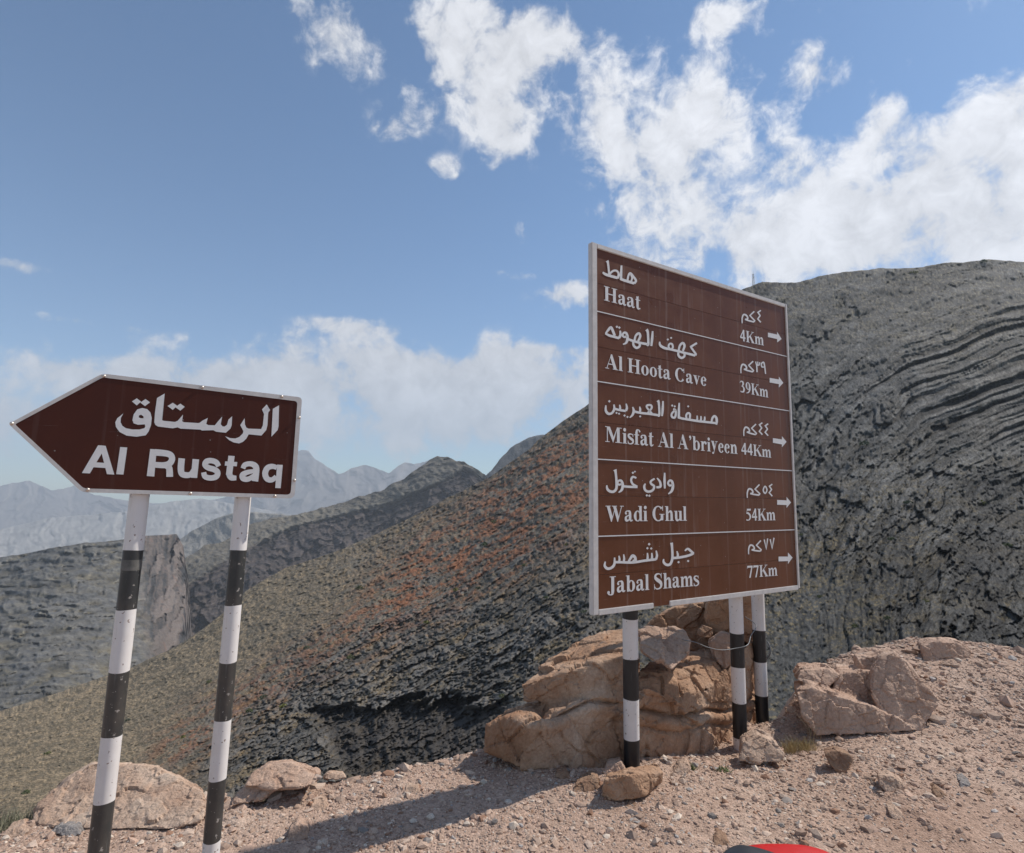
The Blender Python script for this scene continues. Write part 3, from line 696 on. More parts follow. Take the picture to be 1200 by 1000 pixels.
remesh_rock('boulder', [low1, low2, low3, up1, up2, up3, back1, back2, mid], .0112, .020, R_BIG, 'huge layered orange-brown boulder standing behind the large brown sign', seed=1, crack=crackf, smooth_it=3)
remesh_rock('boulder', [slab([(748, 740), (760, 734), (775, 736), (778, 775), (770, 777), (752, 764)], 4.02, 4.42, .30), slab([(768, 737), (790, 735), (802, 740), (808, 752), (807, 768), (787, 785), (776, 776)], 4.00, 4.46, .36)], .008, .012, R_RED,
            'pale rounded split rock lying on the ledge of the huge layered boulder', seed=2)
remesh_rock('stone', [slab([(817, 742), (823, 732), (834, 736), (836, 743), (832, 748), (820, 746)], 4.9, 5.1, .05)], .008, .008, R_BROWN, 'small brown stone lodged high on the back of the huge boulder under the sign', 'stone', seed=3)
remesh_rock('stone', [slab([(832, 752), (845, 742), (860, 745), (862, 770), (848, 785), (838, 772)], 4.66, 5.0, .1)], .010, .016, R_RED, 'crumbly reddish rock beside the front striped post on the huge boulder', 'stone', seed=4)
# the angular boulder on the right
ra = slab([(1048, 764), (1066, 778), (1100, 822), (1086, 850), (1075, 858), (1051, 840), (1030, 832), (1021, 811), (1024, 787), (1033, 768)], 4.47, 5.1, .28, .6)
ra[0] = W(1048, 764, 4.72)
rb = slab([(978, 800), (985, 788), (1030, 787), (1030, 822), (976, 818)], 4.74, 5.2, .1, .6)
rc = slab([(938, 786), (970, 783), (984, 792), (965, 812), (934, 797)], 4.72, 5.1, .12, .6)
rd = slab([(934, 813), (952, 805), (1000, 822), (1030, 832), (1051, 841), (1076, 857), (1012, 848), (975, 857), (957, 863), (941, 842)], 4.42, 5.05, .12, .6)
re_ = slab([(1005, 772), (1030, 768), (1040, 775), (1035, 800), (1005, 800)], 4.9, 5.2, .05, .6)
remesh_rock('boulder', [ra, rb, rc, rd, re_], .0090, .012, R_RED, 'angular pinkish boulder with a pointed slab, right of the striped posts', seed=5, smooth_it=1)
# rocks on the heap at the far right
for hl, sd, lab in [([(1080, 757), (1092, 752), (1125, 753), (1140, 765), (1135, 778), (1098, 782), (1082, 775)], 6, 'large blocky reddish rock on top of the gravel heap at right'),
                    ([(1114, 768), (1132, 764), (1146, 772), (1147, 783), (1120, 782)], 7, 'smaller rock leaning on the blocky one on the gravel heap'),
                    ([(1147, 776), (1158, 770), (1166, 782), (1160, 790), (1148, 788)], 8, 'narrow upright rock in the middle of the gravel heap crest'),
                    ([(1172, 765), (1182, 763), (1184, 774), (1175, 776)], 9, 'small square rock on the heap crest near the photo edge'),
                    ([(1100, 816), (1112, 808), (1118, 818), (1114, 828), (1103, 828)], 10, 'dark little rock right of the pointed slab boulder')]:
    remesh_rock('rock', [slab(hl, 5.35 if sd < 10 else 4.9, 5.75 if sd < 10 else 5.05, .08, .6)], .010, .014 if sd < 8 else .008, R_RED, lab, 'rock', seed=sd)
# left boulders
remesh_rock('boulder', [slab([(37, 968), (38, 950), (56, 932), (80, 911), (107, 896), (140, 900), (162, 898), (185, 901), (212, 914), (240, 930), (240, 962), (200, 972), (120, 974)], 3.20, 3.75, .38)], .0095, .012, R_PALE,
            'broad pale boulder lying behind the posts of the arrow sign', seed=11, smooth_it=8)
remesh_rock('boulder', [slab([(268, 946), (282, 926), (300, 920), (330, 922), (300, 940)], 3.42, 3.7, .1), slab([(287, 921), (295, 908), (312, 899), (338, 895), (352, 899), (378, 910), (366, 921), (320, 926)], 3.45, 3.95, .2)], .009, .013, R_RED,
            'reddish flat-topped boulder right of the second arrow sign post', seed=12)
remesh_rock('stone', [slab([(378, 912), (384, 905), (402, 906), (406, 912), (390, 915)], 3.74, 3.95, .05)], .008, .007, R_PALE, 'pale stone at the cliff edge beside the reddish flat-topped boulder', 'stone', seed=13)
# stones by the posts
remesh_rock('stone', [[W(*q) for q in ((705, 933, 3.50), (708, 917, 3.56), (736, 910, 3.60), (772, 900, 3.72), (777, 915, 3.68), (757, 933, 3.47), (722, 940, 3.42), (712, 907, 3.66), (740, 900, 3.72), (770, 895, 3.82), (716, 925, 3.7), (770, 920, 3.8), (709, 914, 3.42), (737, 908, 3.44), (776, 905, 3.60))]], .0065, .007, R_BIG, 'long pale flat stone at the foot of the nearest post of the large sign', 'stone', seed=14)
remesh_rock('stone', [slab([(670, 928), (677, 918), (696, 910), (703, 914), (700, 926), (680, 933)], 3.55, 3.72, .08, .6)], .006, .006, R_BROWN, 'brown wedge stone left of the long pale flat stone', 'stone', seed=15)
remesh_rock('stone', [slab([(866, 892), (870, 872), (890, 861), (908, 868), (920, 884), (915, 893), (880, 897)], 3.97, 4.22, .10, .6)], .008, .011, R_PALE, 'knobbly pale stone in front of the two right-hand striped posts', 'stone', seed=16)
for (pts, fr, mt, lab, sd) in [
        ([(694, 902), (694, 888), (704, 884), (712, 890), (710, 902)], 4.0, R_BROWN, 'upright brown stone behind the nearest post against the huge boulder', 17),
        ([(706, 911), (712, 896), (728, 893), (735, 905), (722, 912)], 3.92, R_RED, 'grey-pink stone directly behind the nearest post foot', 18),
        ([(650, 911), (654, 904), (664, 904), (669, 912), (660, 916)], 3.84, R_BROWN, 'small rounded stone in the shade of the huge boulder', 19),
        ([(735, 945), (738, 938), (745, 939), (747, 945), (740, 948)], 3.5, R_BROWN, 'tiny brown stone just below the long pale flat stone', 20),
        ([(790, 905), (797, 897), (806, 894), (811, 902), (803, 908), (793, 910)], 3.88, R_PALE, 'pale stone at the boulder foot right of the nearest post', 21),
        ([(966, 883), (980, 879), (998, 886), (1000, 891), (992, 905), (984, 908), (972, 896)], 4.05, R_BROWN, 'grey-brown upright stone below the angular boulder', 22),
        ([(1030, 911), (1044, 909), (1061, 919), (1060, 930), (1046, 934), (1031, 922)], 3.8, R_PALE, 'smooth oval pale stone on the gravel below the angular boulder', 23),
        ([(1041, 950), (1050, 947), (1059, 956), (1056, 962), (1045, 959)], 3.5, R_PALE, 'small flat oval stone at the edge of the sandy track', 24),
        ([(1094, 929), (1098, 924), (1110, 932), (1106, 937), (1097, 935)], 3.75, R_BROWN, 'brown stone pair member on the sandy bank', 25),
        ([(1125, 917), (1133, 914), (1139, 920), (1134, 926), (1126, 924)], 3.85, R_GREY, 'round grey stone on the sandy bank at right', 26),
        ([(1155, 929), (1161, 925), (1166, 930), (1163, 935), (1156, 934)], 3.8, R_BROWN, 'small red stone at the right edge of the bank', 27),
        ([(836, 987), (841, 981), (852, 984), (856, 992), (850, 996), (838, 994)], 3.12, R_BROWN, 'dark brown stone beside the red car mirror', 28),
        ([(934, 986), (938, 981), (947, 984), (949, 990), (942, 991)], 3.15, R_BROWN, 'brown stone just above the red car mirror', 29),
        ([(337, 987), (339, 972), (347, 966), (360, 971), (361, 982), (350, 988)], 3.12, R_RED, 'pinkish upright stone at the tip of the sign shadow', 30),
        ([(618, 958), (622, 950), (627, 954), (626, 958)], 3.4, R_BROWN, 'tiny orange-brown stone below the sign shadow', 31),
        ([(620, 983), (470, 931), (475, 923), (490, 921), (493, 928), (485, 933)][1:], 3.62, R_PALE, 'flat cream stone on the gravel above the sign shadow', 32),
        ([(362, 950), (366, 943), (382, 941), (384, 947), (375, 953)], 3.4, R_PALE, 'flat cream stone near the reddish flat-topped boulder', 33),
        ([(770, 985), (774, 978), (786, 977), (790, 983), (782, 988)], 3.12, R_GREY, 'flat grey stone on the gravel at the bottom middle', 34),
        ([(60, 975), (70, 966), (92, 968), (96, 978), (78, 983)], 3.05, R_GREY, 'flat blue-grey stone in front of the broad pale boulder', 35),
        ([(0, 985), (4, 976), (24, 970), (34, 974), (26, 983)], 3.02, R_PALE, 'pale stone at the far left edge of the shoulder', 36),
        ([(1148, 858), (1154, 852), (1162, 857), (1160, 863), (1150, 863)], 4.35, R_RED, 'small reddish stone half way up the gravel heap', 37)]:
    z = onground(sum(p[0] for p in pts)/len(pts), max(p[1] for p in pts)-1)
    fr2 = z[1]+.0
    remesh_rock('stone', [slab(pts, fr2, fr2+.14, .05, .7)], .0052, .0045, mt, lab, 'stone', seed=sd)

# loose gravel: several thousand little stones joined in one mesh
def ico():
    t = (1+5**.5)/2
    v = np.array([(-1, t, 0), (1, t, 0), (-1, -t, 0), (1, -t, 0), (0, -1, t), (0, 1, t), (0, -1, -t), (0, 1, -t), (t, 0, -1), (t, 0, 1), (-t, 0, -1), (-t, 0, 1)], float)
    f = [(0, 11, 5), (0, 5, 1), (0, 1, 7), (0, 7, 10), (0, 10, 11), (1, 5, 9), (5, 11, 4), (11, 10, 2), (10, 7, 6), (7, 1, 8), (3, 9, 4), (3, 4, 2), (3, 2, 6), (3, 6, 8), (3, 8, 9), (4, 9, 5), (2, 4, 11), (6, 2, 10), (8, 6, 7), (9, 8, 1)]
    return v/np.linalg.norm(v[0]), np.array(f)
IV, IF = ico()
def scatter_stones(name, XY, S, cols, label):
    n = len(XY)
    V = IV[None]*(1+RS.uniform(-.38, .32, (n, 12, 1)))
    V = V*np.stack([RS.uniform(.7, 1.35, n), RS.uniform(.6, 1.1, n), RS.uniform(.35, .75, n)], -1)[:, None]
    # random tilt
    a = RS.uniform(0, 6.28, n); c, s = np.cos(a), np.sin(a)
    tl = RS.normal(0, .35, n); ct, st = np.cos(tl), np.sin(tl)
    x, y, z = V[..., 0], V[..., 1], V[..., 2]
    y, z = y*ct[:, None]-z*st[:, None], y*st[:, None]+z*ct[:, None]
    x, y = x*c[:, None]-y*s[:, None], x*s[:, None]+y*c[:, None]
    V = np.stack([x, y, z], -1)*S[:, None, None]
    H = ground_h(XY[:, 0], XY[:, 1])
    V = V+np.stack([XY[:, 0], XY[:, 1], H+S*.04], -1)[:, None]
    Fc = (IF[None]+np.arange(n)[:, None, None]*12).reshape(-1, 3)
    m, t, b = mat_new('gravel_stones'); b.inputs['Roughness'].default_value = .9; b.inputs['Specular IOR Level'].default_value = .2
    vc = t.nodes.new('ShaderNodeVertexColor'); vc.layer_name = 'albedo'
    cc = t.nodes.new('ShaderNodeTexCoord').outputs['Object']
    t.links.new(mixc(t, 1.0, vc.outputs[0], ramp(t, tnoise(t, cc, 120, 4, .7), [(.3, (.75, .75, .75)), (.7, (1.2, 1.2, 1.2))]), 'MULTIPLY'), b.inputs['Base Color'])
    o = mesh_np(name, V.reshape(-1, 3), Fc, m, smooth=False, attrs={'albedo': np.repeat(cols, 12, 0)})
    tag(o, label, kind='stuff'); return o
n = 50000
XY = np.stack([RS.uniform(-3.2, 5.6, n*3), RS.uniform(2.75, 6.2, n*3)], -1)
dn = fbm(np.stack([XY[:, 0]/.7, XY[:, 1]/.7, XY[:, 0]*0], -1), 3, seed=140)
track = sstep(XY[:, 0]*.55-XY[:, 1]+2.15+.25*dn, -.15, .25)          # sandy track at the lower right
keep = (RS.rand(len(XY)) < (.55+.6*dn)*(1-.72*track)) & (XY[:, 1] < curve(XY[:, 0], EDGE)+.25)
XY = XY[keep][:n]; n = len(XY)
S = np.clip(.0050*(1-RS.rand(n))**-.39, 0, .030)
pal = np.array([(.40, .285, .215), (.48, .36, .28), (.34, .235, .175), (.28, .16, .105), (.38, .34, .31), (.24, .205, .18), (.56, .46, .37), (.44, .30, .225)])
cc_ = pal[RS.choice(8, n, p=[.24, .24, .15, .06, .03, .03, .09, .16])]*RS.uniform(.85, 1.15, (n, 1))
scatter_stones('gravel', XY, S, cc_, 'loose pinkish gravel strewn over the shoulder')
# bigger rubble on the heap and along the lip
n2 = 420
XY2 = np.concatenate([np.stack([RS.uniform(2.9, 5.4, 260), RS.uniform(4.5, 5.9, 260)], -1), np.stack([RS.uniform(-2.6, 2.4, 160), np.zeros(160)], -1)])
XY2[260:, 1] = curve(XY2[260:, 0], EDGE)-np.abs(RS.normal(.05, .10, 160))
S2 = np.clip(.016*(1-RS.rand(n2))**-.5, 0, .07)
scatter_stones('rubble', XY2, S2, pal[RS.choice(8, n2, p=[.3, .2, .2, .05, .03, .02, .05, .15])], 'reddish rubble along the shoulder lip and on the heap')

# ------------------------------------------------------------------ signs
WHITE_SIGN = simple('sign_white', (.72, .70, .68), .45, 0, .5, .06, 30)
def sign_brown(name, lo, hi, streak=.10, rough=.38):
    m, t, b = mat_new(name); b.inputs['Specular IOR Level'].default_value = .2
    c = t.nodes.new('ShaderNodeTexCoord').outputs['Object']
    mp = t.nodes.new('ShaderNodeMapping'); mp.inputs['Scale'].default_value = (26, 26, 1.1); t.links.new(c, mp.inputs[0])
    st = ramp(t, tnoise(t, mp.outputs[0], 1.0, 5, .6), [(.56, (0, 0, 0)), (.78, (streak,)*3)])
    cl = ramp(t, tnoise(t, c, 3.0, 6, .65), [(.3, lo), (.7, hi)])
    cl = mixc(t, st, cl, (.50, .44, .40))
    # scratches
    w = t.nodes.new('ShaderNodeMapping'); w.inputs['Scale'].default_value = (3, 3, 40); w.inputs['Rotation'].default_value = (.9, .4, 0); t.links.new(c, w.inputs[0])
    sc = ramp(t, tnoise(t, w.outputs[0], 3.0, 3, .5), [(.70, (0, 0, 0)), (.735, (.07, .07, .07)), (.76, (0, 0, 0))])
    cl = mixc(t, sc, cl, (.6, .55, .5))
    sp = t.nodes.new('ShaderNodeTexVoronoi'); sp.inputs['Scale'].default_value = 13; t.links.new(c, sp.inputs['Vector'])
    chip = ramp(t, sp.outputs['Distance'], [(.035, (.35, .35, .35)), (.05, (0, 0, 0))])
    cl = mixc(t, chip, cl, (.6, .58, .55))
    t.links.new(cl, b.inputs['Base Color'])
    t.links.new(ramp(t, tnoise(t, c, 6, 5, .6), [(.3, (rough-.08,)*3), (.7, (rough+.12,)*3)]), b.inputs['Roughness'])
    bump(t, tnoise(t, c, 4, 3, .5), b, .006, .35)
    return m
BIGBROWN = sign_brown('sign_brown', (.110, .038, .017), (.150, .055, .026), .20, .34)
ARROWBROWN = sign_brown('sign_dark_brown', (.056, .013, .007), (.074, .019, .010), .05, .45)
ALU = simple('sign_trim', (.58, .545, .515), .5, 0.0, .5, .12, 18)
GALV = simple('sign_back_metal', (.35, .35, .35), .5, .7, .5, .1, 10)
BOLT = simple('bolt_metal', (.62, .54, .47), .35, .6)
RUSTBOLT = simple('bolt_hole_dark', (.05, .035, .03), .7)

def post_mat(name, c, chips, chipcol, grime=.2):
    m, t, b = mat_new(name); b.inputs['Roughness'].default_value = .42
    co_ = t.nodes.new('ShaderNodeTexCoord').outputs['Object']
    base = mixc(t, ramp(t, tnoise(t, co_, 4, 6, .65), [(.4, (0, 0, 0)), (.75, (grime,)*3)]), c, (.42, .33, .25))
    sp = tnoise(t, co_, 42, 4, .6)
    base = mixc(t, ramp(t, sp, [(chips, (0, 0, 0)), (chips+.012, (.85,)*3)]), base, chipcol)
    mp = t.nodes.new('ShaderNodeMapping'); mp.inputs['Scale'].default_value = (60, 60, 5); t.links.new(co_, mp.inputs[0])
    base = mixc(t, ramp(t, tnoise(t, mp.outputs[0], 1, 3, .5), [(.62, (0, 0, 0)), (.72, (.16,)*3)]), base, (.40, .37, .34))
    t.links.new(base, b.inputs['Base Color']); bump(t, tnoise(t, co_, 25, 4, .6), b, .002, .3)
    return m
P_WHITE = post_mat('post_white_paint', (.70, .665, .64), .645, (.17, .10, .07), .30)
P_BLACK = post_mat('post_black_paint', (.030, .031, .031), .645, (.34, .31, .28), .16)
P_BLACK_NEW = post_mat('post_black_glossy', (.011, .012, .014), .76, (.3, .3, .3), .02)

def tube_faces(n, ring0, ring1): return [(ring0+k, ring0+(k+1) % n, ring1+(k+1) % n, ring1+k) for k in range(n)]
def post(parent, p0, p1, rad, breaks, first_white, black, label=None, name='post'):
    """round pipe from p0 (ground) to p1, painted bands as separate shells butted end to end; breaks = fractions from p1 down to p0"""
    p0 = np.array(p0, float); p1 = np.array(p1, float); ax = (p1-p0); n = 28
    V = []; Fc = []; mi = []
    a = np.cross(ax/np.linalg.norm(ax), [0, 1, 0]); a /= np.linalg.norm(a); bb = np.cross(ax/np.linalg.norm(ax), a)
    fr = [0]+list(breaks)+[1]; w = first_white
    def ring(t, r, wob=0):
        s = len(V)
        for k in range(n):
            th = 2*math.pi*k/n
            V.append(p1+(p0-p1)*t+(a*math.cos(th)+bb*math.sin(th))*r+ax/np.linalg.norm(ax)*wob*math.sin(th*2+t*40))
        return s
    prev = ring(0, rad); V.append(p1.copy()); cidx = len(V)-1
    for k in range(n): Fc.append((prev+(k+1) % n, prev+k, cidx)); mi.append(0)
    for j in range(1, len(fr)):
        t0, t1 = fr[j-1], fr[j]
        ms = [t0+(t1-t0)*q for q in (.33, .66)]
        rr = rad+.0004*(j % 2)
        for tt in ms+[t1]:
            cur = ring(tt, rr, .0012 if tt == t1 and j < len(fr)-1 else 0)
            for f in tube_faces(n, prev, cur): Fc.append(f); mi.append(0 if w else 1)
            prev = cur
        w = not w
    o = poly_obj(name, V, Fc, [P_WHITE, black], parent, True, mi, loc=p0)
    if label: o['label'] = label
    return o

class Plane:
    def __init__(s, A, az, shear=0.0):
        s.A = np.array(A, float); s.u = np.array([math.sin(az), math.cos(az), 0]); s.v = np.array([0, 0, 1.])
        s.n = np.array([math.cos(az), -math.sin(az), 0])     # towards the viewer
    def uv(s, px, py):
        v = pdir(px, py); P = CAM+v*(((s.A-CAM)@s.n)/(v@s.n)); d = P-s.A
        return np.array([d@s.u, d@s.v])
    def p(s, uv, off=0.0): return s.A+s.u*uv[0]+s.v*uv[1]+s.n*off
BIG = Plane((.5186, 3.616, 1.0644), 1.0091)
ARR = Plane((-1.8058, 2.4292, 1.7764), 1.0424)

class Ink:
    """collects flat lettering pieces in plane coordinates, each a hair above the one before"""
    def __init__(s, plane, off): s.pl = plane; s.V = []; s.F = []; s.k = 0; s.off = off
    def poly(s, pts):
        o = s.off+.00006*(s.k % 12); s.k += 1; b0 = len(s.V)
        pts = [np.asarray(p, float) for p in pts]
        s.V += [s.pl.p(p, o) for p in pts]
        tri = geometry.tessellate_polygon([[Vector((p[0], p[1], 0)) for p in pts]])
        for t in tri: s.F.append(tuple(b0+q for q in t))
    def polyholes(s, outer, hole):
        o = s.off+.00006*(s.k % 12); s.k += 1; b0 = len(s.V); allp = list(outer)+list(hole)
        s.V += [s.pl.p(p, o) for p in allp]
        tri = geometry.tessellate_polygon([[Vector((p[0], p[1], 0)) for p in outer], [Vector((p[0], p[1], 0)) for p in hole]])
        for t in tri: s.F.append(tuple(b0+q for q in t))
    def strip(s, Lp, Rp):
        o = s.off+.00006*(s.k % 12); s.k += 1; b0 = len(s.V); m = len(Lp)
        s.V += [s.pl.p(p, o) for p in Lp]+[s.pl.p(p, o) for p in Rp]
        for i in range(m-1): s.F.append((b0+i, b0+i+1, b0+m+i+1, b0+m+i))
    def done(s, name, mat, parent, label=None):
        # make the faces look at the viewer
        Fc = []
        for f in s.F:
            P = [s.V[i] for i in f]; nn = np.zeros(3)
            for i in range(1, len(P)-1): nn += np.cross(P[i]-P[0], P[i+1]-P[0])
            Fc.append(f if nn@s.pl.n > 0 else tuple(reversed(f)))
        o = poly_obj(name, s.V, Fc, mat, parent, loc=np.mean(s.V, 0))
        if label: o['label'] = label
        return o
def spline(pts, k=5, closed=False):
    P = [np.asarray(p, float) for p in pts]; out = []
    m = len(P)
    for i in range(m if closed else m-1):
        g = lambda j: P[j % m] if closed else P[min(max(j, 0), m-1)]
        p0, p1, p2, p3 = g(i-1), g(i), g(i+1), g(i+2)
        for q in range(k):
            t = q/k; out.append(.5*((2*p1)+(-p0+p2)*t+(2*p0-5*p1+4*p2-p3)*t*t+(-p0+3*p1-3*p2+p3)*t**3))
    out.append(P[0] if closed else P[-1]); return out
def stroke(ink, pts, w, mp, smooth=True, closed=False, cap=0.0):
    """pts in crop pixels, widths in crop pixels; mp maps a crop point to plane coordinates"""
    ws = w if isinstance(w, (list, tuple)) else [w]*len(pts)
    q = [(p[0], p[1], ws[i]) for i, p in enumerate(pts)]
    q = spline(q, 5, closed) if smooth and len(q) > 2 else [np.array(p, float) for p in (q+[q[0]] if closed else q)]
    q = [np.array(p, float) for p in q]
    if cap and not closed:
        for e, nb in ((0, 1), (-1, -2)):
            d = q[e][:2]-q[nb][:2]; d /= np.linalg.norm(d)+1e-9; q[e][:2] += d*cap
    Lp, Rp = [], []
    for i in range(len(q)):
        a = q[max(i-1, 0)][:2]; c = q[min(i+1, len(q)-1)][:2]
        if closed and i in (0, len(q)-1): a = q[-2][:2]; c = q[1][:2]
        d = c-a; d /= np.linalg.norm(d)+1e-9; nn = np.array([-d[1], d[0]])*q[i][2]/2
        if not smooth and 0 < i < len(q)-1:
            d1 = q[i][:2]-q[i-1][:2]; d1 /= np.linalg.norm(d1); d2 = q[i+1][:2]-q[i][:2]; d2 /= np.linalg.norm(d2)
            n1 = np.array([-d1[1], d1[0]]); n2 = np.array([-d2[1], d2[0]]); mt = n1+n2; mt /= np.linalg.norm(mt)+1e-9
            nn = mt*q[i][2]/2/max(.45, mt@n1)
        Lp.append(mp(q[i][:2]+nn)); Rp.append(mp(q[i][:2]-nn))
    ink.strip(Lp, Rp)
def cropmap(plane, ox, oy, sc): return lambda p: plane.uv(ox+p[0]/sc, oy+p[1]/sc)
def dot(ink, x, y, r, mp):
    ink.poly([mp((x-r, y)), mp((x, y-r)), mp((x+r, y)), mp((x, y+r))])

